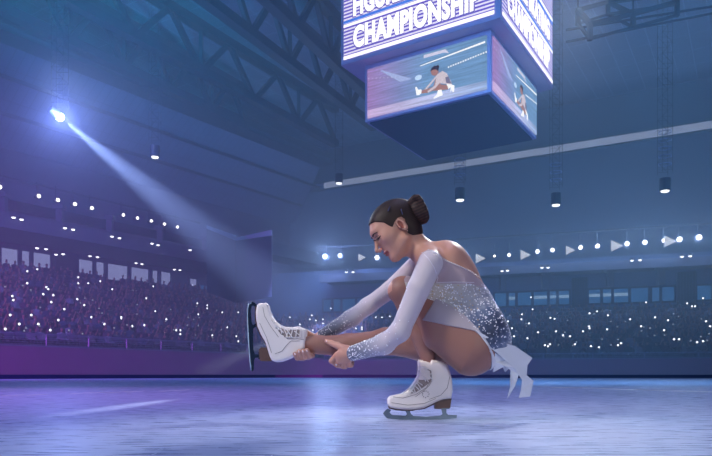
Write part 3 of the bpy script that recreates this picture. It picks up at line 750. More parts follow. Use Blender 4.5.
# ---------------------------------------------------------------- spectators
def person_field(kind):
    F = Field(); f = (0, -1, 0)
    F.ell((0, 0, .62), ((1, 0, 0), (0, 1, 0), (0, 0, 1)), (.20, .13, .30), .04)                   # trunk
    F.cone((-.17, 0, .80), (.17, 0, .80), .075, .075, .05); F.cone((0, -.01, .84), (0, -.02, .95), .055, .05, .03)
    F.ell((0, -.03, 1.06), ((1, 0, 0), (0, 1, 0), (0, 0, 1)), (.078, .095, .115), .02)           # head
    for s_ in (-1, 1):
        F.cone((s_*.10, 0, .42), (s_*.12, -.42, .45), .09, .065, .04); F.cone((s_*.12, -.42, .45), (s_*.12, -.44, .05), .06, .045, .03); F.cone((s_*.12, -.42, .04), (s_*.13, -.58, .03), .045, .035, .02)
    up = {0: (0, 0), 1: (1, 0), 2: (1, 1), 3: (0, 0)}[kind]
    for s_, u in ((-1, up[0]), (1, up[1])):
        if u: F.cone((s_*.2, 0, .80), (s_*.30, -.16, .95), .055, .045, .03); F.cone((s_*.30, -.16, .95), (s_*.20, -.22, 1.22), .042, .035, .03); F.ball((s_*.19, -.23, 1.28), .045, .02)
        elif kind == 3: F.cone((s_*.2, 0, .80), (s_*.25, -.1, .58), .055, .045, .03); F.cone((s_*.25, -.1, .58), (s_*.04, -.30, .72), .04, .035, .03); F.ball((s_*.03, -.31, .73), .04, .02)
        else: F.cone((s_*.2, 0, .80), (s_*.25, -.05, .56), .055, .045, .03); F.cone((s_*.25, -.05, .56), (s_*.13, -.32, .52), .04, .035, .03); F.ball((s_*.12, -.35, .52), .04, .02)
    return F
skin_c = np.array(srgb(150, 112, 104)[:3]); hair_c = np.array(srgb(40, 34, 44)[:3])
clothes = [(44, 50, 84), (60, 56, 82), (36, 40, 62), (88, 80, 104), (52, 68, 96), (70, 48, 76), (110, 112, 136), (48, 72, 84)]
M_PEOPLE = attr_mat('crowd_cloth', .8)
PM = []
for kind in range(4):
    h_ = .042; Fv, ax = person_field(kind).eval((-.42, -.70, -.05), (.42, .22, 1.40), h_); v, f = mesh_from_field(Fv, (-.42, -.70, -.05), h_)
    for ci in range(8 if kind < 2 else 4):
        cl = np.array(srgb(*clothes[(ci*3+kind) % 8])[:3]); tint = np.tile(cl, (len(v), 1))
        tint[v[:, 2] < .5] = np.array(srgb(34, 36, 56)[:3])
        hd = v[:, 2] > .92; tint[hd] = skin_c
        hr = hd & ((v[:, 2] > 1.10) | (v[:, 1] > -.02)) & (np.abs(v[:, 0]) < .13); tint[hr] = hair_c*(1+.8*(ci % 3))
        me_o = np_mesh('spectator', v, f, M_PEOPLE, None, True, tint); PM.append((me_o.data, v, f, tint)); bpy.data.objects.remove(me_o)
NOARM = [k for k in range(len(PM)) if k < 8 or k >= len(PM)-4]
seats = []
def add_seats(side):
    nr = NRL if side == 'L' else NRR
    f, n, d = (onL, NL, DL) if side == 'L' else (onR, NR, -DR)
    for i in range(nr):
        off = .9+i*(TRL if side == 'L' else TRR)+.55; zz = (HL-.05+i*RIL) if side == 'L' else (HR-.05+i*RIR)
        a = f(-110 if side == 'L' else 800, off); b = corner(off, off); L_ = (b-a).length-.4; k = 0; x = random.random()*.3
        while x < L_:
            if random.random() < .93:
                p = a+(b-a).normalized()*x; q = p
                seats.append((side, i, Vector((p.x, p.y, zz-.42+.0)), math.atan2(-n.y, -n.x)+math.pi/2+random.uniform(-.25, .25), random.randrange(len(PM)) if i < nr-3 else random.choice(NOARM), random.uniform(.92, 1.06)))
            x += .54+random.uniform(-.03, .06)
add_seats('L'); add_seats('R')
# seats are at terrace height: bench 0.42 m high hidden by the people; feet on the tread
seats = [(s_, i, p+UP*.42, r, k, sc) for s_, i, p, r, k, sc in seats]
def seat_px(p): return CX+p.x/p.y*F_PX
vis = [s for s in seats if -6 < seat_px(s[2]) < 718]
lft = sorted([s for s in vis if s[0] == 'L'], key=lambda s: s[2].y); rgt = sorted([s for s in vis if s[0] == 'R'], key=lambda s: s[2].y)
indiv = sorted(vis, key=lambda s: s[2].y)[:300]
iset = set(id(s) for s in indiv)
for s in indiv:
    side, i, p, r, k, sc = s
    o = bpy.data.objects.new('spectator', PM[k][0]); COL.objects.link(o); o.location = p; o.rotation_euler = (0, 0, r); o.scale = (sc,)*3
    tag(o, 'dark-clad spectator sitting in the packed left stand' if side == 'L' else 'dark-clad spectator sitting in the packed right stand', 'person', 'spectators in the left stand' if side == 'L' else 'spectators in the right stand')
for side in 'LR':
    VV, FF, TT = [], [], []; n0 = 0
    for s in seats:
        if id(s) in iset or s[0] != side: continue
        _, i, p, r, k, sc = s; me_, v, f, tint = PM[k]; c_, s_ = math.cos(r), math.sin(r)
        w = np.stack([v[:, 0]*c_-v[:, 1]*s_, v[:, 0]*s_+v[:, 1]*c_, v[:, 2]], 1)*sc+np.array(p)
        VV.append(w); FF.append(f+n0); TT.append(tint); n0 += len(v)
    if VV:
        o = np_mesh('crowd', np.concatenate(VV), np.concatenate(FF), M_PEOPLE, None, True, np.concatenate(TT))
        tag(o, 'distant mass of seated spectators filling the %s stand behind the nearer ones' % ('left' if side == 'L' else 'right'), 'crowd', kind='stuff')
# benches
m = MB()
for i in range(NRL):
    off = .9+i*TRL+.62; a = onL(-200, off); b = corner(off, off); z = HL-.05+i*RIL+.36; m.beam(Z(a, z), Z(b, z), .32, .06)
tag(m.build('bench_rows', M_CONCD), 'dark bench rows under the spectators of the left stand', 'bench', kind='stuff')
m = MB()
for i in range(NRR):
    off = .9+i*TRR+.62; a = corner(off, off); b = onR(850, off); z = HR-.05+i*RIR+.36; m.beam(Z(a, z), Z(b, z), .32, .06)
tag(m.build('bench_rows', M_CONCD), 'dark bench rows under the spectators of the right stand', 'bench', kind='stuff')
# phone lights held up in the crowd
M_PHL = emit('phone_flash', (.82, .88, 1.0), 2.6); M_PHL2 = emit('phone_flash_dim', (.7, .78, 1.0), .45); M_PHB = mat('phone_body', srgb(30, 32, 44), .4)
ph = []
m = MB(); m.box((0, 0, 0), (.04, 0, 0), (0, .006, 0), (0, 0, .08)); ph_body = m.build('case', M_PHB)
m = MB(); m.ball((0, -.03, .05), .066, 8, 6, sy=.5); ph_l1 = m.build('flash', M_PHL, smooth=True)
m = MB(); m.ball((0, -.03, .05), .05, 8, 6, sy=.5); ph_l2 = m.build('flash', M_PHL2, smooth=True)
PHL = [(27, 272), (37, 270), (46, 288), (27, 284), (12, 297), (51, 303), (13, 301), (31, 316), (64, 310), (78, 278), (78, 284), (88, 284), (100, 282), (112, 290), (77, 300), (48, 290), (43, 295), (53, 296),
  (153, 287), (146, 299), (155, 312), (166, 320), (121, 318), (198, 315), (207, 306), (207, 309), (197, 304), (180, 331), (180, 335), (176, 331), (227, 328), (238, 342), (222, 313), (238, 313), (91, 318), (104, 325), (121, 319), (38, 325), (50, 331), (19, 325), (10, 316), (5, 330), (58, 321), (84, 306), (236, 337), (132, 327), (212, 336), (144, 326)]
PHR = [(522, 315), (521.5, 320), (532.5, 310), (531, 298), (514, 337), (527.5, 339), (529, 324), (508, 322), (550.5, 318.5), (554.5, 319.5), (556, 332), (563, 336), (570, 337), (583, 332), (589, 327), (589.5, 329), (589.5, 314), (608, 316), (597, 312), (591, 347), (599, 348), (618, 346), (621, 344), (674, 340), (679, 340), (687, 304), (692, 307), (695, 307), (703, 299), (706, 322), (710, 327), (697, 343), (703, 342), (545, 346), (548, 347), (550, 345), (641, 327), (655, 318), (664, 331), (630, 320), (646, 303), (538, 333), (512, 329), (575, 345), (668, 321), (607, 330),
  (310, 320), (316, 321), (323, 320), (323, 324), (331, 309), (312, 316), (376, 318), (382, 318), (390, 317), (362, 330), (362, 328), (356, 329), (313, 331), (345, 331), (300, 325), (290, 318)]
def phone(side, px, py, dim):
    f, n = (onL, NL) if side == 'L' else (onR, NR); nr, tr, ri, h0 = (NRL, TRL, RIL, HL) if side == 'L' else (NRR, TRR, RIR, HR)
    best = None
    for i in range(nr):
        off = .9+i*tr+.1; p = f(px, off); z = hz(py, p.y); want = h0-.05+i*ri+1.32
        if best is None or abs(z-want) < best[0]: best = (abs(z-want), Z(p, z))
    t = thing('phone', ('small bright phone light held up in the crowd of the left stand' if side == 'L' else 'small bright phone light held up in the crowd of the right stand') if not dim else 'faint phone light glimmering in the crowd of the %s stand' % ('left' if side == 'L' else 'right'), 'phone', best[1], 'phone lights in the %s stand%s' % ('left' if side == 'L' else 'right', ', faint' if dim else ''))
    for src in (ph_body, ph_l2 if dim else ph_l1):
        c = src.copy(); COL.objects.link(c); c.parent = t; c.matrix_parent_inverse = Matrix.Identity(4); c.location = (0, 0, 0)
    t.rotation_euler = (0, 0, math.atan2(-n.y, -n.x)+math.pi/2)
for q in PHL: phone('L', q[0], q[1], False)
for q in PHR: phone('R', q[0], q[1], False)
for i in range(40):
    x = random.uniform(2, 245); phone('L', x, random.uniform(272+x*.1, 336+x*.03), True)
for i in range(35):
    x = random.uniform(500, 710); phone('R', x, random.uniform(312, 347), True)
for o in (ph_body, ph_l1, ph_l2): bpy.data.objects.remove(o)

# ---- lamp reflections on the ice, painted as pale dashes
M_DASH = mat('ice_glint_white', srgb(252, 253, 255), .35, spec=0.35)
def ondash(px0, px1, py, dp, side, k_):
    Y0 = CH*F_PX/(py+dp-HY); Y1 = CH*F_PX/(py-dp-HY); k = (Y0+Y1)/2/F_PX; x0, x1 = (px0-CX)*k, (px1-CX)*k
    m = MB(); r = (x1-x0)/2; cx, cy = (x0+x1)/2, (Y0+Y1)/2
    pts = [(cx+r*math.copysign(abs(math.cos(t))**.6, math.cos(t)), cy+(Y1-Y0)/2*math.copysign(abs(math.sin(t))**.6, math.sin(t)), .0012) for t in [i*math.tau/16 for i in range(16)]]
    m.prism(pts, (0, 0, .0009)); o = m.build('painted_reflection', M_DASH)
    tag(o, '%s painted lamp reflection on the ice %s' % (ORD[k_], side), 'ice marking', 'painted lamp reflections on the ice')  # lamp reflections painted as dashes, not markings in the ice
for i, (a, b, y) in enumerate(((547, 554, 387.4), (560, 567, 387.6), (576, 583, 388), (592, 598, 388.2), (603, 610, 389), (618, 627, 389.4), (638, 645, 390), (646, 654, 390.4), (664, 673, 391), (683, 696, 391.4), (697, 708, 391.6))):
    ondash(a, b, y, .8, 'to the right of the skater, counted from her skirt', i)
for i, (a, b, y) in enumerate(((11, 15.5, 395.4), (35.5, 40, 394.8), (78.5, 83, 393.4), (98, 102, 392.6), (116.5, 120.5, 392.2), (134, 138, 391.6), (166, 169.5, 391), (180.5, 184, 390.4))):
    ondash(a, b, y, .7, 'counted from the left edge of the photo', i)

# ---- thin haze in the hall
m = MB(); m.box((3, 47, 12.4), (52, 0, 0), (0, 41, 0), (0, 0, 12.2)); hz_o = m.build('haze', None)
hm = bpy.data.materials.new('haze'); hm.use_nodes = True; nt = hm.node_tree; nt.nodes.clear()
vs_ = nt.nodes.new('ShaderNodeVolumeScatter'); vs_.inputs['Density'].default_value = .015; vs_.inputs['Color'].default_value = (.85, .92, 1, 1); vs_.inputs['Anisotropy'].default_value = .15
oo = nt.nodes.new('ShaderNodeOutputMaterial'); nt.links.new(vs_.outputs[0], oo.inputs['Volume']); hz_o.data.materials.append(hm)
tag(hz_o, 'thin blue haze hanging in the air of the whole hall', 'haze', kind='stuff')

# ---------------------------------------------------------------- the skater
def W(px, py, w): Y = D+w*S; return np.array([(px-CX)/F_PX*Y, Y, CH+(HY-py)/F_PX*Y])
def WP(px, py, w): return Vector(W(px, py, w))
sk = thing('skater', 'person in a pale sheer-sleeved crystal dress crouching on one skate, holding the outstretched other leg', 'person', WP(425, 420, 6))

def add_torso(F, hips=True):
    ax_al = (-.507, 0, .862); ax_th = (.862, 0, .507); ax_lt = (0, 1, 0)
    F.ell(W(484, 336, 2), (ax_al, ax_th, ax_lt), (30*S, 21*S, 36*S), .02)
    F.ell(W(468, 308, 2), (ax_al, ax_th, ax_lt), (32*S, 25*S, 27*S), .03)
    F.ell(W(450, 278, 2), (ax_al, ax_th, ax_lt), (38*S, 27*S, 33*S), .04)
    F.ell(W(446, 262, 2), (ax_al, ax_th, ax_lt), (19*S, 18.5*S, 33*S), .03)
    F.cone(W(431, 262, -32), W(428, 264, 36), 11*S, 11*S, .03)
    F.cone(W(434, 290, -13), W(436, 293, -12), 12*S, 11*S, .02); F.cone(W(434, 290, 16), W(436, 293, 15), 12*S, 11*S, .02)
def add_arm_n(F, k=.008):
    F.chain([W(430.5, 263, -35), W(419, 288, -37), W(400, 331.5, -33)], [10.9*S, 10.1*S, 8.3*S], k)
    F.chain([W(400, 331.5, -33), W(384, 344, -22), W(352, 353.5, 2)], [8.3*S, 8.8*S, 6.5*S], .02)
def add_arm_f(F, k=.008):
    F.chain([W(417, 266, 40), W(390, 290, 46), W(368, 306, 48)], [10.5*S, 8.6*S, 7.6*S], k)
    F.chain([W(368, 306, 48), W(352, 318, 47), W(320, 337, 42)], [7.6*S, 7.9*S, 5.6*S], .02)
def add_leg_n(F, thigh_only=False):
    F.chain([W(474, 341, -13), W(440, 315, -8), W(405, 290.5, -1)], [27*S, 22*S, 13.5*S], .03)
    F.cone(W(471, 350, -13), W(440, 335, -9), 25.5*S, 17*S, .03)
    if thigh_only: return
    F.ell(W(401.5, 290, -1), ((.9, 0, .4), (-.4, 0, .9), (0, 1, 0)), (14*S, 13*S, 12.5*S), .02)
    F.chain([W(403, 293, 0), W(421, 332, 4), W(427.5, 355, 6), W(431, 372, 6)], [12.5*S, 12*S, 8*S, 5*S], .006)
def add_leg_f(F):
    F.chain([W(474, 344, 20), W(428, 344, 30), W(386, 341.5, 33)], [26*S, 18.5*S, 13*S], .03)
    F.ball(W(386, 341, 32), 13*S, .02)
    F.chain([W(386, 341.5, 33), W(347, 346.5, 30.5), W(318, 344.8, 28.5), W(300, 343, 27)], [12.8*S, 12.8*S, 9*S, 7.2*S], .02)
    F.cone(W(297, 342, 27), W(284, 343, 26), 6*S, 4*S, .02)
r_f = 3.1*S
def add_hand_n(F):
    F.cone(W(352, 353.5, 2), W(343, 355, 6), 6.2*S, 6.2*S, .012); F.cone(W(347, 350, 4), W(339, 356, 8), 5*S, 4.5*S, .012); F.cone(W(349, 358, 5), W(341, 360, 8), 4.5*S, 4.2*S, .012)
    F.chain([W(346, 349.5, 3), W(337.5, 345.5, 9), W(331, 343, 12.5), W(326.5, 341.3, 14)], [4.2*S, 3.5*S, 2.8*S, 2.2*S], .006)
    for a in (([337, 355, 8], [332, 361, 12], [334, 362.5, 21], [337, 361, 29]), ([340, 358, 8], [337, 364.5, 13], [339, 365.5, 22], [341, 363, 30]),
              ([344, 360, 7], [343, 366, 12], [345, 366.5, 21], [346, 364, 28]), ([348, 360, 6], [349, 364.5, 11], [351, 365, 18], [352, 363, 24])):
        F.chain([W(*q) for q in a], [r_f*1.1, r_f, r_f*.92, r_f*.8], .002)
def add_hand_f(F):
    F.cone(W(322, 337, 42), W(313, 343, 42), 5.4*S, 6*S, .012); F.cone(W(313, 343, 42), W(307, 348, 41), 5.6*S, 4.6*S, .012)
    F.chain([W(314, 337, 41), W(306, 332.5, 37), W(300, 331, 34)], [3.6*S, 3.1*S, 2.5*S], .006)
    for a in (([310, 350, 40], [312, 355.5, 31], [310, 355.5, 20], [307, 350.5, 15]), ([307.5, 351, 40], [308, 357, 31], [305.5, 357, 19.5], [303, 351, 14]),
              ([304.5, 351, 40], [303.5, 357.8, 31], [301, 357.8, 20], [299, 351.5, 14.5]), ([302, 350, 39], [299.5, 357, 30], [297.5, 358, 22], [295.2, 354, 16.5])):
        F.chain([W(*q) for q in a], [r_f*1.1, r_f*1.0, r_f*.92, r_f*.8], .0015)
# head frame
yaw = math.radians(9); f0 = Vector((-.811, 0, -.585)); hU = Vector((-.585, 0, .811)); cw = Vector((0, -1, 0))
hF = (f0*math.cos(yaw)+cw*math.sin(yaw)).normalized(); hN = (cw*math.cos(yaw)-f0*math.sin(yaw)).normalized()
hO = WP(398.0, 230.8, 0)
def HD(f, u, r=0.0): return np.array(hO+hF*f+hU*u+hN*r)
HAX = (hF, hU, hN)
def add_neck(F):
    F.chain([HD(-.030, -.055), W(413, 243, 1), W(428, 256, 2)], [.047, .046, .054], .03)
    F.cone(W(420, 250, 2), W(431, 258, -22), .036, .036, .03); F.cone(W(420, 250, 2), W(429, 260, 26), .036, .036, .03)
def add_head(F):
    F.ell(HD(-.008, .045), HAX, (.111, .085, .073), .02)
    F.ell(HD(.044, -.018), HAX, (.060, .086, .058), .03)
    F.ell(HD(.086, .050), HAX, (.020, .013, .040), .02)
    for s_ in (-1, 1):
        F.cone(HD(.012, -.052, s_*.050), HD(.074, -.084, s_*.014), .015, .014, .028)
        F.ell(HD(.066, .002, s_*.044), HAX, (.026, .018, .014), .03)
    F.ball(HD(.080, -.083), .0185, .02)
    for s_ in (-1, 1): F.ball(HD(.113, .021, s_*.031), .0145, .012, True)
    for s_ in (-1, 1): F.ball(HD(.0865, .019, s_*.031), .0128, .003)
    F.cone(HD(.101, .026), HD(.1250, -.014), .0062, .0078, .010); F.ball(HD(.1275, -.020), .0085, .006)
    for s_ in (-1, 1): F.ball(HD(.1155, -.026, s_*.0105), .0068, .005)
    F.ell(HD(.0995, -.0465), HAX, (.0125, .0055, .021), .004); F.ell(HD(.0975, -.0575), HAX, (.0120, .0062, .017), .004)
    F.ell(HD(.111, -.052), HAX, (.006, .0014, .02), .002, True)
    for s_ in (-1, 1):
        F.ell(HD(-.004, .002, s_*.073), (hF-hU*.25, hU+hF*.25, hN), (.017, .031, .0085), .004)
        F.ell(HD(.0, .004, s_*.0805), (hF-hU*.25, hU+hF*.25, hN), (.0100, .022, .0075), .003, True)
        F.ball(HD(.010, -.004, s_*.076), .005, .003)
body = Field(); add_torso(body); add_neck(body); add_head(body); add_leg_n(body); add_leg_f(body); add_arm_f(body); add_arm_n(body); add_hand_f(body); add_hand_n(body)

def sdpoly(U, V, poly):
    d = np.full(np.broadcast(U, V).shape, 1e9); ins = np.zeros(d.shape, bool); n = len(poly)
    for i in range(n):
        (x0, y0), (x1, y1) = poly[i], poly[(i+1) % n]; ex, ey = x1-x0, y1-y0; wx, wy = U-x0, V-y0
        t = np.clip((wx*ex+wy*ey)/(ex*ex+ey*ey+1e-12), 0, 1); d = np.minimum(d, (wx-ex*t)**2+(wy-ey*t)**2)
        if y0 != y1:
            c = ((y0 > V) != (y1 > V)) & (U < (x1-x0)*(V-y0)/(y1-y0)+x0); ins ^= c
    d = np.sqrt(d); return np.where(ins, -d, d)
def uvgrid(ax, w0):
    Yp = D+w0*S; U = CX+ax[0]/Yp*F_PX; V = HY-(ax[2]-CH)/Yp*F_PX
    return U[:, None], V[None, :], Yp/F_PX
def projpx(v): return CX+v[:, 0]/v[:, 1]*F_PX, HY-(v[:, 2]-CH)/v[:, 1]*F_PX

def lerp_tab(q, xs, cols):
    cols = np.array([srgb(*c)[:3] for c in cols]); return np.stack([np.interp(q, xs, cols[:, i]) for i in range(3)], 1)
SKIN = np.array(srgb(196, 146, 126)[:3]); TIGHT = np.array(srgb(150, 108, 96)[:3]); LIP = np.array(srgb(168, 94, 90)[:3]); BACK = np.array(srgb(204, 150, 122)[:3])
# body in blocks: fine grids round the head and the hands, a coarser one elsewhere
lo = np.array([W(262, 0, 0)[0], D-.34, W(0, 424, 0)[2]]); hi = np.array([W(520, 0, 0)[0], D+.38, W(0, 192, 0)[2]])
fine = [(HD(.02, .015)-np.array([.16, .13, .15]), HD(.02, .015)+np.array([.125, .13, .16])), (W(323, 371, -6), W(354, 336, 36)), (W(278, 366, 8), W(318, 326, 52))]
fine = [(np.minimum(a, b), np.maximum(a, b)) for a, b in fine]
def inside(p, b): return ((p >= b[0]) & (p <= b[1])).all(1)
VV, FF = [], []; n0 = 0
def block(lo_, hi_, h_, keep):
    global n0
    Fv, ax = body.eval(lo_, hi_, h_); v, f = mesh_from_field(Fv, lo_, h_); c = v[f].mean(1); f = f[keep(c)]
    used = np.unique(f); mp = -np.ones(len(v), int); mp[used] = np.arange(len(used)); VV.append(v[used]); FF.append(mp[f]+n0); n0 += len(used)
block(lo, hi, .0036, lambda c: ~(inside(c, fine[0]) | inside(c, fine[1]) | inside(c, fine[2])))
for b in fine: block(b[0]-.008, b[1]+.008, .0018, lambda c, b=b: inside(c, (b[0]-.0018, b[1]+.0018)))
V = np.concatenate(VV); Fq = np.concatenate(FF)
px, py = projpx(V); tint = np.tile(SKIN, (len(V), 1))
leg = (py > 270) & ((px > 385) | (V[:, 1] > D+.05)) & ~((px < 360) & (py < 338)) & ~inside(V, (fine[1][0], fine[1][1])) 
def infield(Fd, pts):      # distance of points to a small field of cones
    out = np.full(len(pts), 9.0)
    for q in Fd.p:
        if q[0] != 'c': continue
        a, b, ra, rb = q[1:5]; d = b-a; L2 = d.dot(d)+1e-12; t = np.clip((pts-a)@d/L2, 0, 1); out = np.minimum(out, np.linalg.norm(pts-a-t[:, None]*d, axis=1)-(ra+(rb-ra)*t))
    return out
LG = Field(); add_leg_n(LG); add_leg_f(LG); HN_ = Field(); add_hand_n(HN_); HF_ = Field(); add_hand_f(HF_)
AR = Field(); add_arm_n(AR); add_arm_f(AR)
dl = infield(LG, V); dh = np.minimum(np.minimum(infield(HN_, V), infield(HF_, V)), infield(AR, V))
tint[(dl < .012) & (dl < dh)] = TIGHT
loc = V-np.array(hO); lf, lu, lr = loc@np.array(hF), loc@np.array(hU), loc@np.array(hN)
lipm = (lf > .094) & (np.abs(lr) < .021) & (lu > -.0655+.25*np.abs(lr)) & (lu < -.0405-.15*np.abs(lr)); tint[lipm] = LIP
earm = (np.abs(lf-.001)/.009)**2+((lu-.004)/.019)**2 < 1; earm &= np.abs(lr) > .068; tint[earm] = np.array(srgb(150, 84, 72)[:3])  # ear hollow tinted darker and redder, standing in for shade in the recess
M_SKIN = attr_mat('skin', .48, spec=.4, sss=.06)
body_o = np_mesh('body', V, Fq, M_SKIN, sk, True, tint)

# dress
M_SHEER = attr_mat('dress_fabric', .55, sheen=.3, spec=.35, bump=.15, bscale=500)
def cloth(name, F, poly, w0, infl, h_, lo_, hi_, tintf, m_=None, parent=None, label=None):
    Fv, ax = F.eval(lo_, hi_, h_); U, Vv, sc = uvgrid(ax, w0); cl = (sdpoly(U, Vv, poly)*sc).astype(np.float32)[:, None, :]
    Fv = np.maximum(Fv-infl, cl); v, f = mesh_from_field(Fv, lo_, h_); px, py = projpx(v)
    o = np_mesh(name, v, f, m_ or M_SHEER, parent or sk, True, tintf(v, px, py))
    if label: o['label'] = label
    return o, v, f
def bodice_tint(v, px, py):
    n = np.sin(v[:, 0]*90+v[:, 2]*130)*np.sin(v[:, 2]*70-v[:, 0]*150)
    q = (px-430)*.6+(py-290)*.8+n*4
    t = lerp_tab(q, [-20, 12, 34, 50, 70, 86, 102], [(190, 184, 180), (186, 180, 172), (158, 160, 170), (82, 98, 130), (44, 56, 82), (92, 108, 138), (176, 186, 200)])
    up = py < 283+(px-430)*.02-(px-470).clip(0)*-.25
    t[up] = np.array(srgb(176, 156, 162)[:3]); return t
DF = Field(); add_torso(DF); add_leg_n(DF, True)
DF.ell(W(487, 328, 0), ((-.42, 0, .90), (.90, 0, .42), (0, 1, 0)), (34*S, 17*S, 36*S), .02)
tl, th = W(396, 362, 0), W(522, 238, 0); tl = np.array([tl[0], D-.22, tl[2]]); th = np.array([th[0], D+.24, th[2]])
bod, bv, bf = cloth('bodice', DF, [(400, 262), (412, 262), (421, 254), (428.4, 249.5), (441.4, 258.4), (455, 264), (470.6, 270.7), (482, 277.5), (500, 290), (530, 330), (530, 352), (515, 350), (506, 354), (496, 354), (486, 345), (476, 332), (462, 319), (450, 310.5), (438, 302), (427, 297.5), (412, 300)],
                    -30, .0042, .0033, tl, th, bodice_tint, label='silver crystal bodice fading to navy at the hip')
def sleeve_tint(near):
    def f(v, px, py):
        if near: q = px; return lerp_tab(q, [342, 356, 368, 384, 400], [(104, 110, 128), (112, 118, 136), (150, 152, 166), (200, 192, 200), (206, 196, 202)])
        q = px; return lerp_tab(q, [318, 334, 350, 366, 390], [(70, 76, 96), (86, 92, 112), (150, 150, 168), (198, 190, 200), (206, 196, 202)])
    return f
AN = Field(); add_arm_n(AN)
a_lo = np.array([W(338, 0, 0)[0], D-.26, W(0, 370, 0)[2]]); a_hi = np.array([W(448, 0, 0)[0], D+.06, W(0, 240, 0)[2]])
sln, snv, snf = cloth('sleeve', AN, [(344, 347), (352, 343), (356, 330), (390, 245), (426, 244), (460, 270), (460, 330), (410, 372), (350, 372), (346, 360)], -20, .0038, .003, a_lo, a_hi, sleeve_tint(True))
AF = Field(); add_arm_f(AF)
b_lo = np.array([W(310, 0, 0)[0], D+.02, W(0, 350, 0)[2]]); b_hi = np.array([W(440, 0, 0)[0], D+.30, W(0, 245, 0)[2]])
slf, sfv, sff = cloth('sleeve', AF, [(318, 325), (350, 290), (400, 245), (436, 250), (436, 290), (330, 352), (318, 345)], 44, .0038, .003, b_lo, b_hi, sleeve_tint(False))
# hip skirt over the near thigh
SF = Field(); add_torso(SF); add_leg_n(SF, True); add_leg_f(SF)
s_lo = np.array([W(412, 0, 0)[0], D-.26, W(0, 384, 0)[2]]); s_hi = np.array([W(520, 0, 0)[0], D+.26, W(0, 288, 0)[2]])
cloth('skirt', SF, [(436, 298), (450, 305), (466, 317), (477, 330), (486, 343), (493, 355), (499.5, 366), (496.5, 374), (493, 370), (490, 355), (484, 342), (473, 331.5), (450, 326.5), (423, 319.5)], -30, .0055, .0033, s_lo, s_hi,
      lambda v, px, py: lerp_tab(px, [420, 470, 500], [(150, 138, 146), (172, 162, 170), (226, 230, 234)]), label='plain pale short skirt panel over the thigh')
# floating skirt tails
M_TAIL = mat('tail_chiffon', srgb(232, 236, 240), .6, sheen=.3)
def tail(pts, sh=0):
    m = MB(); m.prism([WP(a, b, c+sh) for a, b, c in pts], (0, .0009, 0)); return m.build('skirt_tail', M_TAIL, sk)
tail([(476, 330, -43), (488, 337, -40), (501, 342, -34), (515, 346, -22), (532.5, 358, -10), (527.5, 365, -14), (526.5, 375, -16), (533.5, 381, -9), (530, 396.5, -12), (518.5, 398, -16), (521, 390, -17), (522, 380, -19), (514, 368, -24), (502, 357, -32), (488, 346, -40)])
tail([(484, 340, -42), (499, 352, -33), (508, 360, -22), (516, 368, -26), (519, 374, -20), (515, 386, -24), (507, 399, -16), (510, 387, -22), (510.5, 370, -24), (505, 366, -27), (497.5, 370, -24), (493, 372.5, -20), (495, 362, -30), (490, 352, -40)], 3)
tail([(500, 342, 14), (512, 347, 16), (521, 357, 14), (516, 372, 12), (512, 366, 14), (505, 372, 10), (500, 362, 12)], 2)
# seam lines and the trim of pearls along the open back
M_SEAM = mat('seam_white', srgb(232, 228, 236), .6); M_PEARL = mat('pearl', srgb(246, 240, 236), .18, spec=.8)
from mathutils.bvhtree import BVHTree
bvh = BVHTree.FromPolygons([tuple(p) for p in V], [tuple(q) for q in Fq])
def onbody(x, y, lift=.005):
    o = Vector((0, 0, CH)); d = (WP(x, y, 0)-o).normalized(); hit = bvh.ray_cast(o, d)
    return hit[0]-d*lift if hit[0] is not None else WP(x, y, -20)
def dense(pts, step):
    out = []
    for (x0, y0), (x1, y1) in zip(pts[:-1], pts[1:]):
        n = max(1, int(math.hypot(x1-x0, y1-y0)/step)); out += [(x0+(x1-x0)*i/n, y0+(y1-y0)*i/n) for i in range(n)]
    return out+[pts[-1]]
m = MB()
for x, y in dense([(428.4, 249.8), (441.4, 258.6), (455, 264.2), (470.6, 271), (480, 277.5)], 1.9): m.ball(onbody(x, y, .010), .0030, 6, 5)
m.build('pearl_trim', M_PEARL, sk, smooth=True)
m = MB(); m.tube([onbody(x, y, .0075) for x, y in dense([(422, 252.5), (428, 258), (434, 267), (438, 278), (436.5, 283)], 2)], .0012, 6); m.build('shoulder_seam', M_SEAM, sk, smooth=True)
m = MB(); m.tube([onbody(x, y, .0075) for x, y in dense([(437, 282.5), (455, 282), (474, 282.5)], 2)], .0012, 6); m.build('chest_seam', M_SEAM, sk, smooth=True)
# rhinestones
M_GEM = mat('crystal', srgb(250, 250, 255), .08, metal=.0, spec=1.0); M_GEM2 = mat('amber_crystal', srgb(198, 172, 136), .15, spec=1.0)
def gems(name, v, f, weight, count, r0, r1, m_, seed):
    rg = np.random.default_rng(seed); c = v[f].mean(1); nr = np.cross(v[f[:, 1]]-v[f[:, 0]], v[f[:, 3]]-v[f[:, 0]]); nr /= np.linalg.norm(nr, axis=1)[:, None]+1e-12
    px, py = projpx(c); w = weight(c, px, py, nr); w = w/w.sum(); idx = rg.choice(len(c), count, replace=False, p=w); mb = MB()
    for i in idx:
        n = Vector(nr[i]); t = n.orthogonal().normalized(); b = n.cross(t); p = Vector(c[i]); r = rg.uniform(r0, r1)
        ring = [p+(t*math.cos(a)+b*math.sin(a))*r for a in [k*math.pi/3 for k in range(6)]]
        top = [p+n*r*.6+(t*math.cos(a)+b*math.sin(a))*r*.5 for a in [k*math.pi/3 for k in range(6)]]
        mb.add(ring+top, [tuple(range(6, 12))]+[(k, (k+1) % 6, (k+1) % 6+6, k+6) for k in range(6)])
    o = mb.build(name, m_, sk, fix=False); o['kind'] = 'stuff'; return o
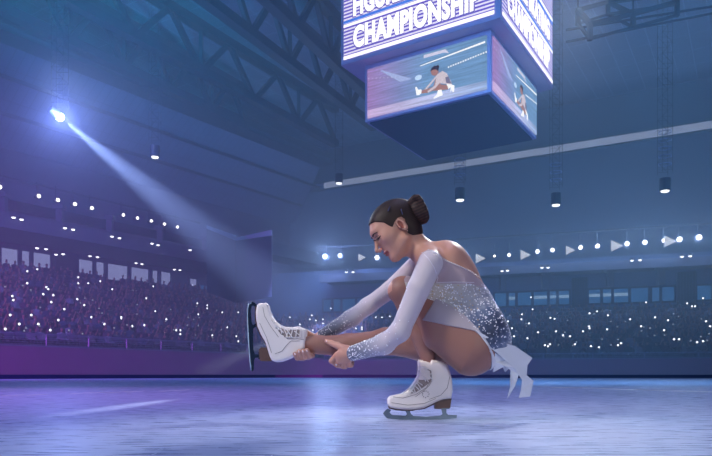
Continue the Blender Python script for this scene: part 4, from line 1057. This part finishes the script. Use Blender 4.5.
def wb(c, px, py, nr):
    low = (py > 284) & (nr[:, 1] < .3); q = (px-430)*.6+(py-290)*.8
    return np.where(low, np.interp(q, [0, 20, 40, 55, 75, 95], [1.2, 1, .8, .9, .8, .15]), 1e-9)+1e-12
gems('crystals', bv, bf, wb, 1500, .0014, .0040, M_GEM, 1); gems('amber_crystals', bv, bf, lambda c, px, py, nr: wb(c, px, py, nr)*(px < 480), 380, .0014, .0034, M_GEM2, 2)
gems('cuff_crystals', snv, snf, lambda c, px, py, nr: np.interp(px, [344, 362, 376, 400, 410], [1, .9, .25, .06, 0])*(nr[:, 1] < .3)+1e-12, 240, .0014, .0038, M_GEM, 3)
gems('cuff_crystals', sfv, sff, lambda c, px, py, nr: np.interp(px, [320, 345, 358, 380, 390], [1, .8, .25, .05, 0])*(nr[:, 1] < .3)+1e-12, 170, .0012, .0024, M_GEM, 4)

# hair
HF2 = Field(); HF2.ell(HD(-.008, .045), HAX, (.113, .087, .075), .01); HF2.ell(HD(-.046, -.022), HAX, (.050, .062, .062), .03); HF2.cone(HD(-.030, -.04), W(411, 237, 0), .050, .040, .02)
h_lo = HD(-.02, .03)-np.array([.17, .13, .17]); h_hi = HD(-.02, .03)+np.array([.17, .13, .15])
hp = [(360, 224.5), (368, 225.8), (374, 224.6), (383, 226.2), (388, 229.5), (391.5, 231.5), (393.5, 226), (396, 222), (400, 220.5), (404, 222.5), (405, 229), (406, 236), (411, 240), (417, 243), (424, 241), (436, 236), (436, 190), (360, 190)]
def hair_tint(v, px, py):
    n = np.sin((v-np.array(hO))@np.array(hU)*900+np.sin((v-np.array(hO))@np.array(hF)*60)*2); return lerp_tab(n, [-1, 1], [(14, 10, 12), (60, 44, 40)])
M_HAIR = attr_mat('hair', .58, spec=.3)
hair, hv, hf_ = cloth('hair', HF2, hp, 0, .0022, .0018, h_lo, h_hi, hair_tint, M_HAIR)
BN = Field(); bc = W(417.5, 211.5, 0); bt = Vector((.42, 0, -.90)).normalized(); bs = Vector((.90, 0, .42)).normalized()
BN.ell(bc, (bt, bs, (0, 1, 0)), (13.8*S, 10.2*S, 12*S), .01)
for k in range(7):
    a0 = k*math.tau/7; pts = [np.array(Vector(bc)+bt*math.cos(a)*12*S+bs*(math.sin(a)*7*S+1.5*S*math.cos(a*2))+Vector((0, -1, 0))*(9.5*S*math.cos(a0))*abs(math.sin(a*.5+.4))) for a in [a0*.3+j*math.tau/12 for j in range(9)]]
    BN.chain(pts, [2.6*S]*9, .008)
v_lo = bc-np.array([.09, .09, .09]); Fv, ax = BN.eval(v_lo, bc+.09, .002); v, f = mesh_from_field(Fv, v_lo, .002)
nn = np.sin((v-bc)@np.array(bt)*500+(v-bc)@np.array([0, 1, 0])*200); np_mesh('hair_bun', v, f, M_HAIR, sk, True, lerp_tab(nn, [-1, 1], [(34, 24, 28), (64, 44, 42)]))
# hair grips, brow, lashes, earring, nails
m = MB()
def onhead(x, y, lift):
    return onbody(x, y, lift)
for a in (((388, 211), (390, 206.5)), ((401, 209), (402.5, 214.5))): m.tube([onhead(a[0][0], a[0][1], .012), onhead((a[0][0]+a[1][0])/2, (a[0][1]+a[1][1])/2, .013), onhead(a[1][0], a[1][1], .012)], .0022, 6)
m.build('hair_grip', mat('grip_blue', srgb(70, 78, 120), .3, metal=.6), sk, smooth=True)
M_BROW = mat('brow_hair', srgb(52, 34, 32), .7)
m = MB()
for s_ in (-1, 1):
    pts = [Vector(HD(.1175-.0*i-.0030*i*i*.5, .036+.0040*i-.0009*i*i, s_*(.010+.0085*i))) for i in range(5)]
    hit = []
    for p in pts:
        r = bvh.find_nearest(p); hit.append(r[0]+r[1]*.0004)
    m.tube(hit, [.0034, .004, .0036, .0028, .0014], 6)
m.build('eyebrow', M_BROW, sk, smooth=True)
m = MB()
for s_ in (-1, 1):
    ec = Vector(HD(.0865, .019, s_*.031)); arc_ = []
    for i in range(7):
        a = math.radians(-60+i*20); arc_.append(ec+(hF*math.cos(a)*.95+hN*s_*math.sin(a))*.0152-hU*.0030-hU*.002*abs(math.sin(a)))
    m.tube(arc_, .0026, 6)
    for p in arc_[1:]: m.tube([p, p+(p-ec).normalized()*.008-hU*.006], [.0011, .0004], 4)
for q, r in (([(373.8, 240.8), (375.4, 240.4), (377.4, 239.2), (379.2, 237.2), (380.6, 235.8)], .0021), ([(374.6, 238), (376.6, 236.4), (379, 235.2)], .0009)):
    m.tube([onbody(x, y, .001) for x, y in q], r, 6)
m.build('eyelash', mat('lash', srgb(18, 12, 14), .5), sk, smooth=True)
m = MB(); e = Vector(HD(-.006, -.033, .078)); m.ball(e, .003, 8, 6); m.ball(e-Vector((0, 0, .007)), .0022, 8, 6); m.build('earring', mat('earring_gold', srgb(230, 200, 160), .2, metal=.8), sk, smooth=True)
M_NAIL = mat('nail', srgb(238, 218, 222), .2)
def nail(p, d, nrm, r=.0042):
    m = MB(); p = Vector(p); d = Vector(d).normalized(); n = Vector(nrm).normalized(); n = (n-d*n.dot(d)).normalized(); t = d.cross(n)
    vs = []; fs = []
    for i in range(5):
        for j in range(5):
            a, b = (i/4-.5)*2, (j/4-.5)*2; vs.append(p+d*a*r*1.5+t*b*r*.8*math.sqrt(max(.1, 1-a*a*.5))-n*(b*b)*.0012)
    for i in range(4):
        for j in range(4): k = i*5+j; fs.append((k, k+1, k+6, k+5))
    m.add(vs, fs); m.add([v-n*.0008 for v in vs], fs); return m.build('fingernail', M_NAIL, sk, smooth=True)
nail(W(327.5, 341.2, 14-2.7), W(326, 340.8, 14)-W(331, 343, 12.5), (0, -1, .35), .0046)
for a, b in (((307, 350.8, 15), (310, 355.5, 20)), ((303, 351.3, 14), (305.5, 357, 19.5)), ((299, 351.8, 14.5), (301, 357.8, 20)), ((295.2, 354, 16.5), (297.5, 358, 22))):
    d = Vector(W(*a)-W(*b)).normalized(); nail(Vector(W(*a))+Vector((0, -r_f*.85, 0)), (d.x, 0, d.z), (0, -1, 0), .0034)
# ring on the near hand
m = MB(); q = Vector(W(336.5, 364.8, 11)); m.ball(q+Vector((0, -.012, 0)), .0035, 8, 6); m.build('finger_ring', M_GEM, sk, smooth=True)

# ---------------------------------------------------------------- skates (worn: each a boot with blade, part of what it is worn on stays its own thing)
M_LEATHER = mat('white_leather', srgb(234, 226, 222), .38, noise=.04, nscale=18, bump=.05, spec=.5)
M_SOLE = mat('brown_sole', srgb(74, 54, 52), .5); M_HEEL = mat('stacked_heel', srgb(92, 66, 60), .5, noise=.15, nscale=60)
M_BLADE = mat('blade_steel', srgb(96, 112, 130), .32, metal=.85); M_CHROME = mat('blade_chrome', srgb(66, 80, 96), .22, metal=.8)
M_GAP = mat('shadowed_lacing_leather', srgb(150, 136, 132), .7); M_EDGE = mat('edge_highlight', srgb(190, 215, 228), .4, metal=.2); M_LACE = mat('lace_white', srgb(236, 230, 226), .7); M_HOLE = mat('perforation', srgb(90, 78, 78), .7); M_LINE = mat('stitching', srgb(120, 106, 104), .8)
def boot(label, poly, w0, hw, sole, heel, blade, bmat, laces, seams, holes, tongue, base, strands, edge=None, facing=None):
    t = thing('ice_skate', label, 'ice skate', WP(base[0], base[1], w0))
    xs = [p[0] for p in poly]; ys = [p[1] for p in poly]; wn_ = w0-8
    a, b = W(min(xs)-4, max(ys)+4, w0), W(max(xs)+4, min(ys)-4, w0); l_ = np.array([a[0], D+(w0-15)*S, a[2]]); h_ = np.array([b[0], D+(w0+15)*S, b[2]])
    h = .0022; n = [int((h_[i]-l_[i])/h)+2 for i in range(3)]; ax = [l_[i]+h*np.arange(n[i]) for i in range(3)]
    U, Vv, sc = uvgrid(ax, w0-3); d2 = (sdpoly(U, Vv, poly)*sc)[:, None, :]; hwv = hw(U, Vv)*S
    dz = np.abs(ax[1]-(D+w0*S))[None, :, None]-hwv[:, None, :]
    k = .015; hh = np.clip(.5-.5*(d2-dz)/k, 0, 1); Fd = d2*(1-hh)+dz*hh+k*hh*(1-hh)-.0012
    v, f = mesh_from_field(Fd.astype(np.float32), l_, h); np_mesh('boot', v, f, M_LEATHER, t, True)
    bt_ = BVHTree.FromPolygons([tuple(p) for p in v], [tuple(q) for q in f])
    def on(x, y, lift=.001):
        o = Vector((0, 0, CH)); d = (WP(x, y, w0)-o).normalized(); r = bt_.ray_cast(o, d)
        if r[0] is None: r0 = bt_.find_nearest(WP(x, y, w0)); return r0[0]+r0[1]*lift
        return r[0]-d*lift
    m = MB(); m.prism([WP(x, y, w0) for x, y in sole], (0, 6.2*S, 0)); m.build('sole', M_SOLE, t)
    m = MB(); m.prism([WP(x, y, w0) for x, y in heel], (0, 5.6*S, 0)); m.build('heel', M_HEEL, t)
    m = MB(); m.prism([WP(x, y, w0) for x, y in blade], (0, .0022, 0)); bl = m.build('blade', bmat, t)
    if edge:
        m = MB(); m.tube([WP(x, y, w0) for x, y in edge], .0030, 6); m.build('blade_edge_highlight', M_EDGE, bl, smooth=True)  # pale strip painted as the highlight along the blade
    for q in strands:
        m = MB(); m.prism([WP(x, y, w0) for x, y in q], (0, 4.2*S, 0)); m.build('mounting_plate', bmat, bl)
    if facing:
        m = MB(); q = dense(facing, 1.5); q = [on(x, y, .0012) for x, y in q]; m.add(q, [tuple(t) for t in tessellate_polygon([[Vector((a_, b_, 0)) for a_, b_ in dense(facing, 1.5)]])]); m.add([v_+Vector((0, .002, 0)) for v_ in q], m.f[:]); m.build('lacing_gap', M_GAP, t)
    for q in laces:
        m = MB(); m.tube([on(x, y, .0032) for x, y in dense(q, 1.5)], .0024, 6); m.build('lace', M_LACE, t, smooth=True)
    for q in seams:
        m = MB(); m.tube([on(x, y, .0004) for x, y in dense(q, 1.5)], .0010, 5); m.build('seam', M_LINE, t, smooth=True)
    m = MB()
    for x, y in holes: m.ball(on(x, y, .0), .0022, 6, 4)
    m.build('eyelet', M_HOLE, t)
    m = MB(); m.prism([WP(x, y, w0) for x, y in tongue], (0, 4.5*S, 0)); m.build('tongue', M_LEATHER, t)
    return t
stand_poly = [(418.4, 361), (425, 361.5), (430, 363), (431, 359.8), (438, 361), (446.8, 364), (449.5, 372), (451.5, 381), (452, 391), (450.7, 398.2), (443, 399), (436, 401.5), (430, 404.5), (424, 407.4), (416, 409), (408, 409.4), (397, 408.6), (390, 407.2), (387.6, 403.5), (387.6, 399.5), (390, 396.4), (396, 395), (401, 394), (406, 391), (410.5, 387), (414.5, 381.5), (417.8, 376), (419, 369)]
hwS = lambda U, Vv: np.interp(U+0*Vv, [387, 398, 410, 425, 440, 452], [8.0, 9.0, 8.8, 8.8, 8.8, 8.0])+0*Vv
z0x = lambda x, y: (375+x/6.08, 350+y/6.08)
boot('white leather ice skate on the ice, standing on its dark blade under the skater', stand_poly, 6, hwS,
     [(388, 406), (397, 408.4), (408, 409), (416, 408.4), (424, 406.8), (430, 404), (436, 401), (450.7, 398), (450.8, 399.4), (437, 402.6), (424, 408.6), (409, 410.8), (396, 410), (389, 408.4)],
     [(434.4, 401.5), (450.7, 398.2), (449.5, 407.6), (434.6, 408.6)],
     [(387.4, 408.6), (391, 409.8), (389.6, 412.6), (392, 415), (405.6, 415.6), (407, 414), (405, 410.2), (409.6, 410.2), (411, 414), (413.4, 415.8), (426, 416.6), (440, 415.6), (442.4, 414), (441, 408.4), (446.4, 408), (446.4, 413), (448, 414.8), (456.9, 415), (456.6, 418.2), (446, 419.2), (424, 420.2), (400, 419.6), (387, 418.4), (384.8, 416.2), (383, 413.2), (385, 410.6)],
     M_BLADE,
     [[z0x(262, 105), z0x(300, 100), z0x(345, 125), z0x(350, 185)], [z0x(270, 125), z0x(300, 150), z0x(345, 145)], [z0x(275, 155), z0x(310, 170), z0x(325, 195)], [z0x(300, 110), z0x(330, 160), z0x(350, 180)],
      [z0x(262, 195), z0x(290, 215)], [z0x(255, 200), z0x(282, 238)], [z0x(238, 215), z0x(268, 240)], [z0x(232, 222), z0x(245, 258)], [z0x(212, 240), z0x(240, 262)], [z0x(195, 252), z0x(220, 272)], [z0x(180, 262), z0x(200, 280)], [z0x(315, 125), z0x(290, 160), z0x(310, 190)], [z0x(300, 95), z0x(265, 120), z0x(262, 135)]],
     [[z0x(340, 190), z0x(310, 230), z0x(250, 270), z0x(170, 292), z0x(110, 285)], [z0x(345, 190), z0x(330, 215), z0x(300, 245), z0x(245, 285)], [z0x(455, 160), z0x(440, 230), z0x(400, 275), z0x(330, 300)], [z0x(100, 320), z0x(200, 335), z0x(300, 325), z0x(370, 295)]],
     [z0x(x, y) for x, y in ((317, 197), (294, 212), (275, 232), (252, 248), (232, 260), (215, 270), (290, 262), (298, 252), (310, 250), (322, 256), (328, 268), (322, 282), (308, 290), (295, 284), (290, 274))],
     [(418.3, 359.6), (429, 360.8), (429, 370), (418, 374)], (420, 420), [[(401, 409.6), (413, 409.8), (413, 410.8), (401, 410.8)], [(437, 408), (449, 407.6), (449, 408.8), (437, 409)]],
     None, [z0x(268, 120), z0x(340, 118), z0x(348, 180), z0x(325, 205), z0x(280, 238), z0x(240, 262), z0x(215, 266), z0x(240, 228), z0x(265, 190)])
zx = lambda x, y: (240+x/5.7, 295+y/5.7)
ext_poly = [zx(*q) for q in ((108, 52), (150, 46), (163, 60), (168, 85), (182, 120), (205, 152), (232, 172), (262, 184), (300, 186), (338, 180), (378, 198), (374, 250), (370, 304), (335, 335), (300, 355), (240, 379), (205, 381), (183, 372), (172, 350), (163, 320), (150, 275), (122, 225), (103, 180), (96, 140), (94, 100), (98, 70))]
hwE = lambda U, Vv: np.interp(Vv+0*U, [303, 315, 330, 345, 362], [7.6, 8.8, 9.2, 8.8, 8.0])+0*U
boot('white leather ice skate on the outstretched leg, blade pointing at the left stand', ext_poly, 27, hwE,
     [zx(*q) for q in ((96, 65), (99, 100), (101, 140), (108, 180), (126, 222), (154, 272), (168, 325), (180, 360), (176, 366), (162, 330), (148, 280), (118, 228), (98, 184), (90, 140), (89, 98), (91, 68))],
     [zx(*q) for q in ((160, 300), (182, 378), (120, 376), (113, 350), (112, 312), (125, 300))],
     [zx(*q) for q in ((96, 58), (96, 72), (84, 66), (76, 62), (66, 66), (62, 90), (66, 150), (74, 172), (94, 160), (98, 176), (76, 192), (74, 240), (76, 310), (84, 336), (114, 340), (114, 356), (88, 358), (80, 372), (80, 420), (74, 436), (62, 432), (56, 380), (50, 300), (44, 200), (40, 120), (42, 75), (52, 50), (70, 38), (86, 46))],
     M_CHROME,
     [[zx(215, 185), zx(250, 215)], [zx(232, 180), zx(238, 222)], [zx(250, 190), zx(270, 235)], [zx(262, 192), zx(300, 245)], [zx(285, 190), zx(262, 240)], [zx(300, 195), zx(290, 240), zx(262, 240)], [zx(310, 205), zx(345, 235)], [zx(325, 190), zx(318, 240)], [zx(345, 190), zx(340, 245)], [zx(200, 165), zx(222, 200)], [zx(190, 150), zx(205, 185)]],
     [[zx(180, 140), zx(205, 185), zx(240, 220), zx(270, 250), zx(330, 250), zx(365, 255)], [zx(340, 262), zx(290, 262), zx(262, 290), zx(240, 320), zx(200, 335)], [zx(112, 160), zx(150, 240), zx(180, 330)], [zx(130, 70), zx(140, 120), zx(175, 180), zx(220, 240)]],
     [zx(x, y) for x, y in ((205, 188), (222, 205), (238, 224), (255, 238), (268, 246))],
     [zx(*q) for q in ((345, 184), (384, 204), (380, 240), (340, 232))], (270, 361), [[zx(*q) for q in ((92, 60), (98, 60), (98, 110), (92, 110))], [zx(*q) for q in ((108, 326), (114, 326), (114, 366), (108, 366))]],
     [zx(*q) for q in ((66, 44), (50, 54), (44, 80), (43, 120), (46, 200), (52, 300), (58, 380), (64, 430))],
     [zx(*q) for q in ((205, 178), (240, 192), (262, 198), (345, 200), (343, 236), (300, 240), (262, 238), (230, 222))])
